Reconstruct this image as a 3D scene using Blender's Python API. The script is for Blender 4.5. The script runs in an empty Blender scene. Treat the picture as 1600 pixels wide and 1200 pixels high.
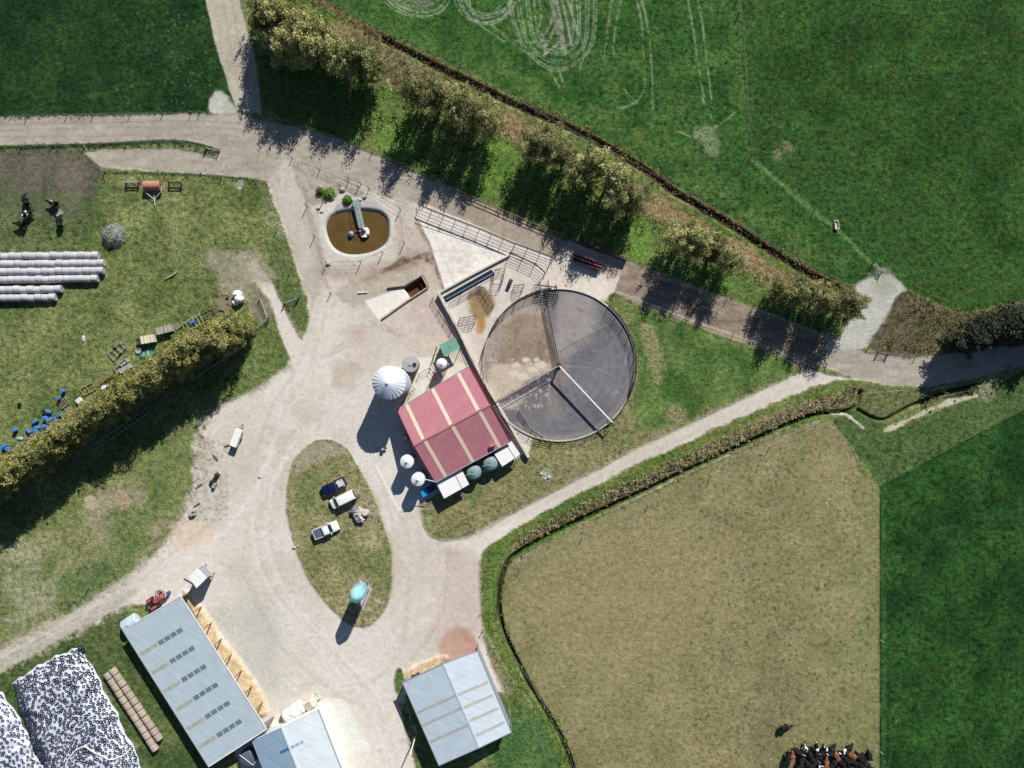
import bpy, math, random
import numpy as np
from mathutils import Vector, Matrix
random.seed(7); RS = np.random.RandomState(11)
scene = bpy.context.scene
# ---------------------------------------------------------------- camera
S = 0.115            # metres per photograph pixel on the ground
H = 140.0            # drone height
cam_d = bpy.data.cameras.new("camera"); cam = bpy.data.objects.new("camera", cam_d)
scene.collection.objects.link(cam); cam.location = (0, 0, H); cam.rotation_euler = (0, 0, 0)
cam_d.sensor_width = 36.0; cam_d.lens = 36.0 * H / (1600 * S); cam_d.clip_end = 20000; cam_d.clip_start = 1
scene.camera = cam
# ---------------------------------------------------------------- sky + sun
ELEV = math.radians(38); SX, SY = 0.40, 0.917
AZ = math.atan2(SX, SY)
w = bpy.data.worlds.new("World"); scene.world = w; w.use_nodes = True
nt = w.node_tree; bg = nt.nodes['Background']
sky = nt.nodes.new('ShaderNodeTexSky'); sky.sky_type = 'NISHITA'; sky.sun_disc = False
sky.sun_elevation = ELEV; sky.sun_rotation = AZ; sky.air_density = 1.0; sky.dust_density = 0.4; sky.ozone_density = 4.0
nt.links.new(sky.outputs[0], bg.inputs[0]); bg.inputs[1].default_value = 0.05
sun_d = bpy.data.lights.new("sun", 'SUN'); sun_d.energy = 4.6; sun_d.angle = math.radians(0.5); sun_d.color = (1.0, 0.965, 0.91)
sun = bpy.data.objects.new("sun", sun_d); scene.collection.objects.link(sun)
dv = Vector((SX * math.cos(ELEV), SY * math.cos(ELEV), math.sin(ELEV)))
sun.rotation_euler = dv.to_track_quat('Z', 'Y').to_euler(); sun.location = dv * 300
scene.view_settings.view_transform = 'Standard'; scene.view_settings.look = 'None'
scene.view_settings.exposure = 0.35; scene.view_settings.gamma = 1.0
GAIN = 1.12
# ---------------------------------------------------------------- helpers
def lin(v):
    v = v / 255.0
    return v / 12.92 if v <= 0.04045 else ((v + 0.055) / 1.055) ** 2.4
def C(r, g, b): return (min(.88, lin(r) / GAIN), min(.88, lin(g) / GAIN), min(.88, lin(b) / GAIN))
def P(x, y, h=0.0):
    k = S * (H - h) / H
    return Vector(((x - 800) * k, (600 - y) * k, h))
def ang(x0, y0, x1, y1): return math.atan2(-(y1 - y0), x1 - x0)
def link(o): scene.collection.objects.link(o); return o
MATS = {}
def mat(name, col, rough=0.7, metal=0.0, var=0.12, scale=1.2, bump=0.0, bscale=6.0, spec=0.3, rnd=0.0, stripe=None):
    if name in MATS: return MATS[name]
    m = bpy.data.materials.new(name); m.use_nodes = True; n = m.node_tree.nodes; l = m.node_tree.links
    b = n['Principled BSDF']; b.inputs['Roughness'].default_value = rough; b.inputs['Metallic'].default_value = metal
    b.inputs['Specular IOR Level'].default_value = spec
    tc = n.new('ShaderNodeTexCoord'); nz = n.new('ShaderNodeTexNoise'); nz.inputs['Scale'].default_value = scale
    nz.inputs['Detail'].default_value = 5; l.new(tc.outputs['Object'], nz.inputs['Vector'])
    mr = n.new('ShaderNodeMapRange'); mr.inputs['From Min'].default_value = .3; mr.inputs['From Max'].default_value = .7
    mr.inputs['To Min'].default_value = 1 - var; mr.inputs['To Max'].default_value = 1 + var
    l.new(nz.outputs['Fac'], mr.inputs['Value'])
    cur = mr.outputs[0]
    if rnd:
        oi = n.new('ShaderNodeObjectInfo'); r2 = n.new('ShaderNodeMapRange'); r2.inputs['To Min'].default_value = 1 - rnd; r2.inputs['To Max'].default_value = 1 + rnd
        l.new(oi.outputs['Random'], r2.inputs['Value'])
        mu = n.new('ShaderNodeMath'); mu.operation = 'MULTIPLY'; l.new(cur, mu.inputs[0]); l.new(r2.outputs[0], mu.inputs[1]); cur = mu.outputs[0]
    if stripe:   # long rust and dirt streaks down the sheets
        m0 = n.new('ShaderNodeMapping'); m0.inputs['Rotation'].default_value = (0, 0, stripe[0]); l.new(tc.outputs['Object'], m0.inputs['Vector'])
        m1 = n.new('ShaderNodeMapping'); m1.inputs['Scale'].default_value = (2.2, .22, .22); l.new(m0.outputs[0], m1.inputs['Vector'])
        n9 = n.new('ShaderNodeTexNoise'); n9.inputs['Scale'].default_value = 1.0; n9.inputs['Detail'].default_value = 6; n9.inputs['Roughness'].default_value = .7; l.new(m1.outputs[0], n9.inputs['Vector'])
        m9 = n.new('ShaderNodeMapRange'); m9.inputs['From Min'].default_value = .3; m9.inputs['From Max'].default_value = .7; m9.inputs['To Min'].default_value = .86; m9.inputs['To Max'].default_value = 1.06; l.new(n9.outputs['Fac'], m9.inputs['Value'])
        mu = n.new('ShaderNodeMath'); mu.operation = 'MULTIPLY'; l.new(cur, mu.inputs[0]); l.new(m9.outputs[0], mu.inputs[1]); cur = mu.outputs[0]
    if stripe:   # corrugation shading as darker colour lines (axis angle in radians, spacing metres, depth)
        mp = n.new('ShaderNodeMapping'); mp.inputs['Rotation'].default_value = (0, 0, stripe[0]); l.new(tc.outputs['Object'], mp.inputs['Vector'])
        wv = n.new('ShaderNodeTexWave'); wv.inputs['Scale'].default_value = 0.314 / stripe[1]; wv.inputs['Distortion'].default_value = 0
        wv.wave_profile = 'SIN'
        l.new(mp.outputs[0], wv.inputs['Vector'])
        m3 = n.new('ShaderNodeMapRange'); m3.inputs['From Max'].default_value = .25; m3.inputs['To Min'].default_value = 1 - stripe[2]; l.new(wv.outputs['Fac'], m3.inputs['Value'])
        mu = n.new('ShaderNodeMath'); mu.operation = 'MULTIPLY'; l.new(cur, mu.inputs[0]); l.new(m3.outputs[0], mu.inputs[1]); cur = mu.outputs[0]
    vm = n.new('ShaderNodeVectorMath'); vm.operation = 'SCALE'; vm.inputs[0].default_value = col; l.new(cur, vm.inputs['Scale'])
    l.new(vm.outputs[0], b.inputs['Base Color'])
    if bump:
        n2 = n.new('ShaderNodeTexNoise'); n2.inputs['Scale'].default_value = bscale; n2.inputs['Detail'].default_value = 4
        l.new(tc.outputs['Object'], n2.inputs['Vector'])
        bp = n.new('ShaderNodeBump'); bp.inputs['Strength'].default_value = 1; bp.inputs['Distance'].default_value = bump
        l.new(n2.outputs['Fac'], bp.inputs['Height']); l.new(bp.outputs[0], b.inputs['Normal'])
    MATS[name] = m; return m

class MB:
    def __init__(s): s.v = []; s.f = []
    def add(s, vs, fs):
        o = len(s.v); s.v += [tuple(v) for v in vs]; s.f += [tuple(i + o for i in f) for f in fs]; return s
    def box(s, c, d, rz=0.0, taper=1.0, M=None):
        x, y, z = d[0] / 2, d[1] / 2, d[2] / 2; vs = []
        for k, sz in enumerate((-z, z)):
            t = 1 if k == 0 else taper
            for a, b in ((-x, -y), (x, -y), (x, y), (-x, y)): vs.append(Vector((a * t, b * t, sz)))
        R = Matrix.Rotation(rz, 3, 'Z') if M is None else M
        vs = [R @ v + Vector(c) for v in vs]
        return s.add(vs, [(3, 2, 1, 0), (4, 5, 6, 7), (0, 1, 5, 4), (1, 2, 6, 5), (2, 3, 7, 6), (3, 0, 4, 7)])
    def bar(s, a, b, wd, ht=None):     # rectangular bar from a to b
        a, b = Vector(a), Vector(b); ht = ht or wd; d = b - a; L = d.length
        if L < 1e-6: return s
        q = d.to_track_quat('X', 'Z').to_matrix()
        return s.box((a + b) / 2, (L, wd, ht), M=q)
    def tube(s, pts, rad, n=8, caps=True):
        pts = [Vector(p) for p in pts]; m = len(pts); rr = rad if isinstance(rad, (list, tuple)) else [rad] * m
        vs = []; fs = []
        for i, p in enumerate(pts):
            d = (pts[min(i + 1, m - 1)] - pts[max(i - 1, 0)]).normalized()
            u = d.orthogonal().normalized() if abs(d.z) > .9 else d.cross(Vector((0, 0, 1))).normalized()
            v = d.cross(u)
            for k in range(n):
                a = 2 * math.pi * k / n; vs.append(p + (u * math.cos(a) + v * math.sin(a)) * rr[i])
        for i in range(m - 1):
            for k in range(n):
                k2 = (k + 1) % n; fs.append((i * n + k, i * n + k2, (i + 1) * n + k2, (i + 1) * n + k))
        if caps: fs.append(tuple(range(n - 1, -1, -1))); fs.append(tuple((m - 1) * n + k for k in range(n)))
        return s.add(vs, fs)
    def lathe(s, prof, c=(0, 0, 0), n=32, M=None):    # prof [(r,z)]
        vs = []; fs = []; m = len(prof)
        for r, z in prof:
            for k in range(n):
                a = 2 * math.pi * k / n; v = Vector((r * math.cos(a), r * math.sin(a), z))
                if M is not None: v = M @ v
                vs.append(v + Vector(c))
        for i in range(m - 1):
            for k in range(n):
                k2 = (k + 1) % n; fs.append((i * n + k, i * n + k2, (i + 1) * n + k2, (i + 1) * n + k))
        fs.append(tuple(range(n - 1, -1, -1))); fs.append(tuple((m - 1) * n + k for k in range(n)))
        return s.add(vs, fs)
    def prism(s, poly, z0, z1):       # poly world xy; z1 may be list
        n = len(poly); zt = z1 if isinstance(z1, (list, tuple)) else [z1] * n
        vs = [(p[0], p[1], z0) for p in poly] + [(p[0], p[1], zt[i]) for i, p in enumerate(poly)]
        fs = [tuple(range(n - 1, -1, -1)), tuple(range(n, 2 * n))] + [(i, (i + 1) % n, n + (i + 1) % n, n + i) for i in range(n)]
        return s.add(vs, fs)
    def slab(s, q, t):                # quad in 3D given thickness downwards
        q = [Vector(p) for p in q]; n = len(q)
        vs = q + [p - Vector((0, 0, t)) for p in q]
        fs = [tuple(range(n)), tuple(range(2 * n - 1, n - 1, -1))] + [(i, n + i, n + (i + 1) % n, (i + 1) % n) for i in range(n)]
        return s.add(vs, fs)
    def blob(s, c, r, n=10, m=7, seed=0, rough=.2):
        R = random.Random(seed); vs = []; fs = []
        for i in range(m):
            t = math.pi * i / (m - 1)
            for k in range(n):
                a = 2 * math.pi * k / n; j = 1 + R.uniform(-rough, rough) * (0 if i in (0, m - 1) else 1)
                vs.append((c[0] + r[0] * j * math.sin(t) * math.cos(a), c[1] + r[1] * j * math.sin(t) * math.sin(a), c[2] + r[2] * j * math.cos(t)))
        for i in range(m - 1):
            for k in range(n):
                k2 = (k + 1) % n; fs.append((i * n + k, (i + 1) * n + k, (i + 1) * n + k2, i * n + k2))
        return s.add(vs, fs)
    def ringloft(s, rings):
        n = len(rings[0]); vs = [v for r in rings for v in r]; fs = []
        for i in range(len(rings) - 1):
            for k in range(n):
                k2 = (k + 1) % n; fs.append((i * n + k, i * n + k2, (i + 1) * n + k2, (i + 1) * n + k))
        fs.append(tuple(range(n - 1, -1, -1))); fs.append(tuple((len(rings) - 1) * n + k for k in range(n)))
        return s.add(vs, fs)
    def mesh(s, name, m, smooth=False, off=None):
        me = bpy.data.meshes.new(name)
        vs = s.v if off is None else [(v[0] - off[0], v[1] - off[1], v[2] - off[2]) for v in s.v]
        me.from_pydata(vs, [], s.f); me.materials.append(m)
        if smooth:
            me.shade_smooth()
            try: me.set_sharp_from_angle(angle=math.radians(38))
            except Exception: pass
        me.update(); return me
def rrect(lx, ly, r, z, cx=0, cy=0, n=4):
    out = []
    for (sx, sy, a0) in ((1, 1, 0), (-1, 1, 90), (-1, -1, 180), (1, -1, 270)):
        for k in range(n + 1):
            a = math.radians(a0 + 90 * k / n)
            out.append((cx + sx * (lx / 2 - r) + r * math.cos(a), cy + sy * (ly / 2 - r) + r * math.sin(a), z))
    return out
def thing(name, label, cat, loc=(0, 0, 0), rz=0.0, group=None):
    o = bpy.data.objects.new(name, None); link(o); o.location = loc; o.rotation_euler = (0, 0, rz); o.empty_display_size = .3
    o['label'] = label; o['category'] = cat
    if group: o['group'] = group
    return o
def part(name, mb, m, parent, smooth=False, world=False, label=None):
    """child mesh of parent; world=True when mb holds world coordinates (parent must be unrotated)"""
    off = None
    if world:
        q = parent; off = Vector((0, 0, 0))
        while q is not None: off = off + Vector(q.location); q = q.parent
    o = bpy.data.objects.new(name, mb.mesh(name, m, smooth, off)); link(o); o.parent = parent
    if label: o['label'] = label
    return o
def solo(name, mb, m, label, cat, loc=None, rz=0.0, group=None, smooth=False):
    o = bpy.data.objects.new(name, mb.mesh(name, m, smooth, loc)); link(o)
    if loc is not None: o.location = loc
    o.rotation_euler = (0, 0, rz); o['label'] = label; o['category'] = cat
    if group: o['group'] = group
    return o
def struct(name, mb, m, smooth=False):
    o = bpy.data.objects.new(name, mb.mesh(name, m, smooth)); link(o); o['kind'] = 'structure'; return o
KIDS = {}
def copy_tree(o, parent=None):
    c = o.copy(); link(c)
    if parent is not None: c.parent = parent
    for ch in list(o.children): copy_tree(ch, c)
    return c
def dup(o, loc, rz=0.0, label=None, group=None, sc=None):
    c = copy_tree(o); c.location = loc; c.rotation_euler = (0, 0, rz)
    if sc: c.scale = sc if isinstance(sc, tuple) else (sc, sc, sc)
    if label: c['label'] = label
    if group: c['group'] = group
    return c
# ================================================================ GROUND (one continuous relief sheet cut into named areas)
G = 1.75
gx = np.arange(-100, 1701, G); gy = np.arange(-100, 1301, G)
NX, NY = len(gx), len(gy)
def vnoise(X, Y, sc, seed):
    r = np.random.RandomState(seed); n = 256; L = r.rand(n, n)
    u = X / sc + 1000.3; v = Y / sc + 1000.7; iu = np.floor(u).astype(int); iv = np.floor(v).astype(int)
    fu = u - iu; fv = v - iv; fu = fu * fu * (3 - 2 * fu); fv = fv * fv * (3 - 2 * fv)
    a = L[iv % n, iu % n]; b = L[iv % n, (iu + 1) % n]; c = L[(iv + 1) % n, iu % n]; d = L[(iv + 1) % n, (iu + 1) % n]
    return (a * (1 - fu) + b * fu) * (1 - fv) + (c * (1 - fu) + d * fu) * fv
def fbm(X, Y, sc, seed, oc=4, gain=.55):
    s = 0; a = 1; t = 0
    for i in range(oc): s = s + a * vnoise(X, Y, sc / 2 ** i, seed + i * 17); t += a; a *= gain
    return s / t
GX, GY = np.meshgrid(gx, gy)
N_big = fbm(GX, GY, 160, 1, 4); N_mid = fbm(GX, GY, 42, 2, 5, .62); N_fine = fbm(GX, GY, 9, 3, 3, .7); N_edge = fbm(GX, GY, 22, 4, 4, .65)
N_str = fbm(GX * .35 + GY * .12, GY, 10, 8, 3, .7)
COL = np.zeros((NY, NX, 3)); GR = np.ones((NY, NX)); ZZ = np.zeros((NY, NX)); CLS = np.zeros((NY, NX), int)
CN = ['grass']
def lerp3(a, b, t): return np.array(a) * (1 - t[..., None]) + np.array(b) * t[..., None]
def cls(n):
    if n not in CN: CN.append(n)
    return CN.index(n)
def catmull(pts, closed=True, k=6):
    n = len(pts); out = []
    rng = range(n) if closed else range(n - 1)
    for i in rng:
        p0 = pts[(i - 1) % n] if closed else pts[max(i - 1, 0)]; p1 = pts[i]; p2 = pts[(i + 1) % n]; p3 = pts[(i + 2) % n] if closed else pts[min(i + 2, n - 1)]
        for j in range(k):
            t = j / k
            out.append(tuple(.5 * ((2 * p1[a]) + (-p0[a] + p2[a]) * t + (2 * p0[a] - 5 * p1[a] + 4 * p2[a] - p3[a]) * t * t + (-p0[a] + 3 * p1[a] - 3 * p2[a] + p3[a]) * t ** 3) for a in (0, 1)))
    if not closed: out.append(tuple(pts[-1]))
    return out
def window(pts, m):
    xs = [p[0] for p in pts]; ys = [p[1] for p in pts]
    i0 = max(0, int((min(xs) - m + 100) / G)); i1 = min(NX, int((max(xs) + m + 100) / G) + 2)
    j0 = max(0, int((min(ys) - m + 100) / G)); j1 = min(NY, int((max(ys) + m + 100) / G) + 2)
    return slice(j0, j1), slice(i0, i1)
def segdist(X, Y, pts, closed):
    d = np.full(X.shape, 1e9); n = len(pts)
    for i in range(n if closed else n - 1):
        (x0, y0), (x1, y1) = pts[i], pts[(i + 1) % n]; dx, dy = x1 - x0, y1 - y0; L = dx * dx + dy * dy + 1e-9
        t = np.clip(((X - x0) * dx + (Y - y0) * dy) / L, 0, 1)
        d = np.minimum(d, (X - x0 - t * dx) ** 2 + (Y - y0 - t * dy) ** 2)
    return np.sqrt(d)
def inside(X, Y, pts):
    c = np.zeros(X.shape, bool); n = len(pts)
    for i in range(n):
        (x0, y0), (x1, y1) = pts[i], pts[(i + 1) % n]
        if y0 == y1: continue
        c ^= ((y0 > Y) != (y1 > Y)) & (X < (x1 - x0) * (Y - y0) / (y1 - y0) + x0)
    return c
def sstep(x): x = np.clip(x, 0, 1); return x * x * (3 - 2 * x)
def area(pts, a, b=None, soft=3, noise=6, name=None, grass=None, z=None, smooth=True, alpha=1.0, nz='mid', contrast=1.0, zsoft=None, thr=None):
    """paint a patch of the ground: its own two soil/grass tones mixed by noise, with a ragged soft edge"""
    if smooth: pts = catmull(pts)
    sj, si = window(pts, soft + noise + 8)
    X, Y = GX[sj, si], GY[sj, si]
    if X.size == 0: return
    d = segdist(X, Y, pts, True); d = np.where(inside(X, Y, pts), d, -d)
    d0 = d.copy(); d = d + (N_edge[sj, si] - .5) * 2 * noise + (N_fine[sj, si] - .5) * noise * .8
    m = sstep(d / (2 * soft) + .5) * alpha
    if thr is not None: m = m * sstep((N_mid[sj, si] - thr) / .12 + .5)
    n = {'mid': N_mid, 'big': N_big, 'fine': N_fine, 'str': N_str}[nz][sj, si]
    t = np.clip((n - .5) * 2.2 * contrast + .5, 0, 1)
    col = lerp3(C(*a), C(*(b or a)), t)
    COL[sj, si] = COL[sj, si] * (1 - m[..., None]) + col * m[..., None]
    if grass is not None: GR[sj, si] = GR[sj, si] * (1 - m) + grass * m
    if z is not None:
        zs = zsoft or soft; mz = sstep(d0 / (2 * zs) + .5); ZZ[sj, si] = ZZ[sj, si] * (1 - mz) + z * mz
    if name: CLS[sj, si] = np.where(m > .5, cls(name), CLS[sj, si])
def stroke(pts, wd, a, b=None, soft=1.5, noise=1.0, alpha=1.0, grass=None, z=None, name=None, smooth=True, broken=0.0, nz='mid'):
    if smooth and len(pts) > 2: pts = catmull(pts, False)
    sj, si = window(pts, wd + soft + noise + 6)
    X, Y = GX[sj, si], GY[sj, si]
    if X.size == 0: return
    d0 = wd / 2 - segdist(X, Y, pts, False); d = d0 + (N_edge[sj, si] - .5) * 2 * noise + (N_fine[sj, si] - .5) * noise
    m = sstep(d / (2 * soft) + .5) * alpha
    if broken: m = m * sstep((N_fine[sj, si] - broken) / .15 + .5)
    n = {'mid': N_mid, 'fine': N_fine, 'str': N_str, 'big': N_big}[nz][sj, si]
    col = lerp3(C(*a), C(*(b or a)), np.clip((n - .5) * 2.2 + .5, 0, 1))
    COL[sj, si] = COL[sj, si] * (1 - m[..., None]) + col * m[..., None]
    if grass is not None: GR[sj, si] = GR[sj, si] * (1 - m) + grass * m
    if z is not None: mz = sstep(d0 / (2 * soft) + .5); ZZ[sj, si] = ZZ[sj, si] * (1 - mz) + z * mz
    if name: CLS[sj, si] = np.where(m > .5, cls(name), CLS[sj, si])
def spots(n, box, r0, r1, a, seed, poly=None, alpha=.8, grass=None):
    r = np.random.RandomState(seed); k = 0
    while k < n:
        x = r.uniform(box[0], box[2]); y = r.uniform(box[1], box[3])
        k += 1
        if poly is not None and not inside(np.array([x]), np.array([y]), poly)[0]: continue
        rad = r.uniform(r0, r1); asp = r.uniform(.6, 1.5)
        i0 = int((x - rad * 2 + 100) / G); i1 = int((x + rad * 2 + 100) / G) + 2; j0 = int((y - rad * 2 + 100) / G); j1 = int((y + rad * 2 + 100) / G) + 2
        if i0 < 0 or j0 < 0 or i1 > NX or j1 > NY: continue
        X, Y = GX[j0:j1, i0:i1], GY[j0:j1, i0:i1]
        m = np.clip(1.6 * np.exp(-(((X - x) / asp) ** 2 + ((Y - y) * asp) ** 2) / rad ** 2) - .3, 0, 1) * alpha * r.uniform(.5, 1)
        COL[j0:j1, i0:i1] = COL[j0:j1, i0:i1] * (1 - m[..., None]) + np.array(C(*a)) * m[..., None]
# -- base grass
t = np.clip((N_mid - .5) * 2.4 + .5, 0, 1); COL[:] = lerp3(C(94, 109, 60), C(130, 137, 87), t)
# -- big fields
area([(-140, -140), (290, -140), (322, 0), (342, 80), (371, 174), (330, 177), (170, 180), (-140, 187)], (26, 54, 26), (48, 77, 38), 2, 2, 'field', 1, smooth=False)
F2 = [(440, -140), (470, -20), (520, 18), (600, 52), (700, 98), (800, 148), (900, 200), (1000, 258), (1100, 320), (1200, 385), (1290, 435), (1340, 448), (1385, 430), (1310, 360), (1240, 300), (1172, 245), (1160, 120), (1150, -140)]
area(F2, (46, 84, 36), (74, 108, 52), 4, 4, 'field.top', 1, smooth=False)
area([(640, 60), (800, 140), (1000, 250), (1200, 375), (1330, 440), (1290, 400), (1100, 260), (1000, 190), (800, 100)], (74, 104, 50), (86, 112, 58), 26, 24, alpha=.7, thr=.45)
F3 = [(1152, -140), (1160, 120), (1172, 245), (1240, 300), (1310, 360), (1385, 430), (1420, 452), (1500, 490), (1600, 470), (1760, 430), (1760, -140)]
area(F3, (41, 73, 30), (62, 95, 42), 2, 2, 'field.right', 1, smooth=False)
area([(1180, 150), (1260, 190), (1420, 330), (1500, 420), (1440, 450), (1380, 420), (1240, 290)], (66, 98, 46), (54, 86, 42), 30, 30, alpha=.7)
F5 = [(788, 890), (800, 873), (850, 845), (960, 795), (1100, 730), (1200, 685), (1310, 652), (1325, 690), (1345, 735), (1375, 758), (1375, 1340), (960, 1340), (893, 1200), (830, 1080), (795, 1010), (782, 960)]
area([(1300, 655), (1340, 640), (1400, 670), (1520, 620), (1760, 500), (1760, 560), (1600, 640), (1375, 760)], (66, 92, 50), (84, 106, 62), 2, 2, 'field.green', 1, smooth=False)
F7 = [(1375, 758), (1600, 638), (1760, 555), (1760, 1340), (1375, 1340)]
area(F7, (18, 54, 24), (38, 80, 40), 1.2, 1.5, 'field.dark', 1, smooth=False)
area(F5, (126, 122, 84), (150, 141, 103), 1.6, 2, 'paddock', .45, smooth=False, contrast=.7)
stroke([(1372, 1200), (1350, 1000), (1345, 900), (1352, 780)], 14, (126, 130, 84), alpha=.35, noise=6, soft=5)
area([(1180, 1090), (1260, 1060), (1370, 1100), (1372, 1210), (1190, 1210)], (112, 108, 76), (126, 120, 88), 20, 26, alpha=.6, nz='fine')
area([(800, 900), (900, 860), (1100, 760), (1300, 670), (1350, 760), (1340, 900), (1200, 1000), (1000, 1130), (900, 1150), (830, 1050)], (118, 126, 80), (150, 142, 106), 30, 40, alpha=.45, thr=.6)
area([(1335, 745), (1375, 760), (1375, 1200), (1345, 1200), (1330, 900)], (118, 124, 76), (128, 130, 84), 8, 5, alpha=.7)
spots(8000, (780, 640, 1376, 1290), 1.1, 2.1, (82, 84, 52), 5, F5, .7)
area([(1240, 700), (1340, 760), (1372, 800), (1372, 1200), (1240, 1200), (1290, 950)], (122, 128, 82), (150, 142, 102), 40, 30, alpha=.55)
area([(830, 900), (1000, 800), (1150, 860), (1100, 1000), (950, 1060), (850, 1000)], (158, 146, 110), (142, 134, 96), 40, 30, alpha=.5)
for k_ in range(9): stroke([(860 + k_ * 55, 1200), (900 + k_ * 52, 1000), (960 + k_ * 44, 790 - k_ * 12)], 5, (126, 124, 84), alpha=.22, noise=4, soft=4, broken=.42)
spots(1400, (1080, 700, 1376, 1290), 1.4, 2.8, (66, 76, 44), 6, F5, .7)
spots(120, (780, 640, 1376, 1290), .8, 1.2, (205, 205, 180), 7, F5, .8)
spots(500, (0, 290, 400, 700), .8, 1.6, (165, 165, 135), 9, None, .55); spots(700, (0, 280, 440, 700), 1.5, 3.5, (70, 88, 50), 10, None, .5)
spots(5200, (900, 0, 1590, 440), 1.4, 3.4, (20, 48, 22), 12, F3 if False else None, .6); spots(500, (560, 0, 1590, 440), .7, 1.4, (150, 165, 125), 13, None, .55)
spots(1800, (1380, 700, 1660, 1260), 1.6, 4.5, (14, 42, 20), 14, None, .6); spots(260, (1380, 660, 1600, 1200), .7, 1.2, (90, 125, 80), 15, None, .5)
spots(1500, (0, 0, 360, 170), 1.5, 4.5, (18, 46, 22), 16, None, .5); spots(220, (180, 20, 370, 170), .8, 1.8, (120, 145, 100), 17, None, .5)
area([(1300, 655), (1340, 640), (1400, 670), (1520, 620), (1760, 500), (1760, 560), (1600, 640), (1375, 760)], (70, 94, 50), (88, 108, 62), 2, 2, 'field.green', 1, smooth=False)
area(F7, (28, 62, 26), (54, 92, 40), 1.2, 1.5, 'field.dark', 1, smooth=False)
spots(1800, (1380, 700, 1660, 1260), 1.6, 4.5, (16, 42, 20), 14, None, .6); spots(260, (1380, 660, 1600, 1200), .7, 1.2, (90, 125, 80), 15, None, .5)
for x in (1378.5, 1382.5): stroke([(x, 760), (x + 1, 1000), (x, 1300)], 1.6, (70, 120, 66), alpha=.6, broken=.35)
stroke([(1376, 760), (1376, 1300)], 2.2, (14, 50, 22), smooth=False, alpha=.8)
stroke([(1375, 1200), (1398, 1150), (1408, 1090), (1425, 1075), (1442, 1082)], 1.3, (72, 112, 62), alpha=.5, broken=.4); stroke([(1388, 1200), (1402, 1120), (1416, 1085)], 1.2, (72, 112, 62), alpha=.5, broken=.4)
stroke([(1420, 1060), (1450, 950), (1480, 880), (1540, 740), (1570, 680)], 1.2, (60, 104, 56), alpha=.45, broken=.4)
stroke([(330, 177), (170, 179), (-60, 186)], 4, (84, 112, 58), alpha=.8)
# grass fields' boundary strip under the wire fence
stroke([(1152, -40), (1158, 20), (1166, 140), (1172, 245), (1240, 300), (1310, 360), (1380, 432)], 5, (84, 118, 62), (66, 98, 52), alpha=.7, noise=1.5)
stroke([(1180, 252), (1270, 330), (1310, 360), (1360, 410)], 6, (98, 134, 74), alpha=.7, noise=1)
# tyre tracks and scraped soil in the upper field
tc = (150, 162, 142)
for k in (0, 4.5, 13, 17.5, 28, 32.5, 41):
    stroke([(792 + k, -30), (800 + k * .9, 30), (820 + k * .6, 78 - k * .4), (862, 110 - k * .95), (900 - k * .5, 100 - k * .6), (928 - k * .8, 62 - k * .2), (932 - k, -30)], 1.6, (160, 172, 148), alpha=.6, broken=.30, noise=.5, soft=1)
for k in (0, 5, 13): stroke([(594 + k, -20), (612 + k, 6 - k * .3), (650, 24 - k), (690 - k, 18 - k), (712 - k, -20)], 1.8, (160, 170, 150), alpha=.7, broken=.3, noise=.5, soft=1)
for k in (0, 5, 14, 19): stroke([(708 + k, -30), (722 + k * .8, 14), (752, 38 - k * .7), (786 - k * .4, 30 - k * .6), (806 - k * .6, 4), (808 - k, -30)], 1.8, (160, 170, 150), alpha=.7, broken=.3, noise=.5, soft=1)
for x0, y0, x1, y1 in ((862, -10, 880, 80), (868, -10, 884, 86), (873, -20, 893, 70), (858, -10, 872, 60), (850, 78, 868, 40), (846, 66, 866, 22), (850, 86, 880, 60), (880, -20, 905, 60), (852, 84, 846, 50)):
    stroke([(x0, y0), ((x0 + x1) / 2 + 1, (y0 + y1) / 2), (x1, y1)], 3.2, (156, 154, 142), alpha=.7, broken=.34, noise=1.0)
for p in ([(590, -10), (620, 18), (660, 26), (690, 16), (700, -10)], [(600, -20), (625, 8), (655, 16), (682, 6), (690, -20)], [(700, -20), (725, 25), (765, 36), (790, 24), (800, 0)], [(715, -20), (735, 12), (765, 22), (782, 8)], [(770, 40), (800, 62), (840, 66), (860, 60)], [(785, 55), (815, 78), (850, 90)],
          [(960, -20), (950, 40), (945, 80), (940, 110)], [(976, -20), (962, 40), (958, 90)], [(985, -20), (1000, 20), (1006, 90), (1006, 140), (985, 165), (965, 168)], [(997, -20), (1012, 40), (1018, 100), (1020, 170)], [(975, 140), (985, 150), (995, 160)], [(1072, -20), (1085, 60), (1096, 130), (1100, 160)], [(1086, -20), (1098, 40), (1106, 110), (1114, 170)],
          [(1060, 205), (1090, 214), (1130, 190), (1150, 175)], [(1110, 180), (1118, 200)], [(740, 20), (752, 40), (790, 66)], [(840, -10), (846, 20), (840, 50)], [(905, 50), (912, 80), (905, 110)], [(872, 108), (880, 128)], [(858, 108), (874, 136)]):
    stroke(p, 2.2, (136, 158, 116), alpha=.65, broken=.34, noise=1.6)
area([(600, -20), (640, 6), (670, 14), (690, -20)], (126, 130, 114), None, 5, 6, alpha=.5, thr=.45)
area([(1085, 205), (1110, 196), (1125, 215), (1118, 240), (1100, 235)], (140, 150, 118), None, 5, 10, alpha=.45, thr=.5)
area([(1198, 210), (1216, 208), (1242, 235), (1238, 256), (1222, 255), (1202, 236)], (142, 138, 116), None, 4, 10, alpha=.55, thr=.52)
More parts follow.
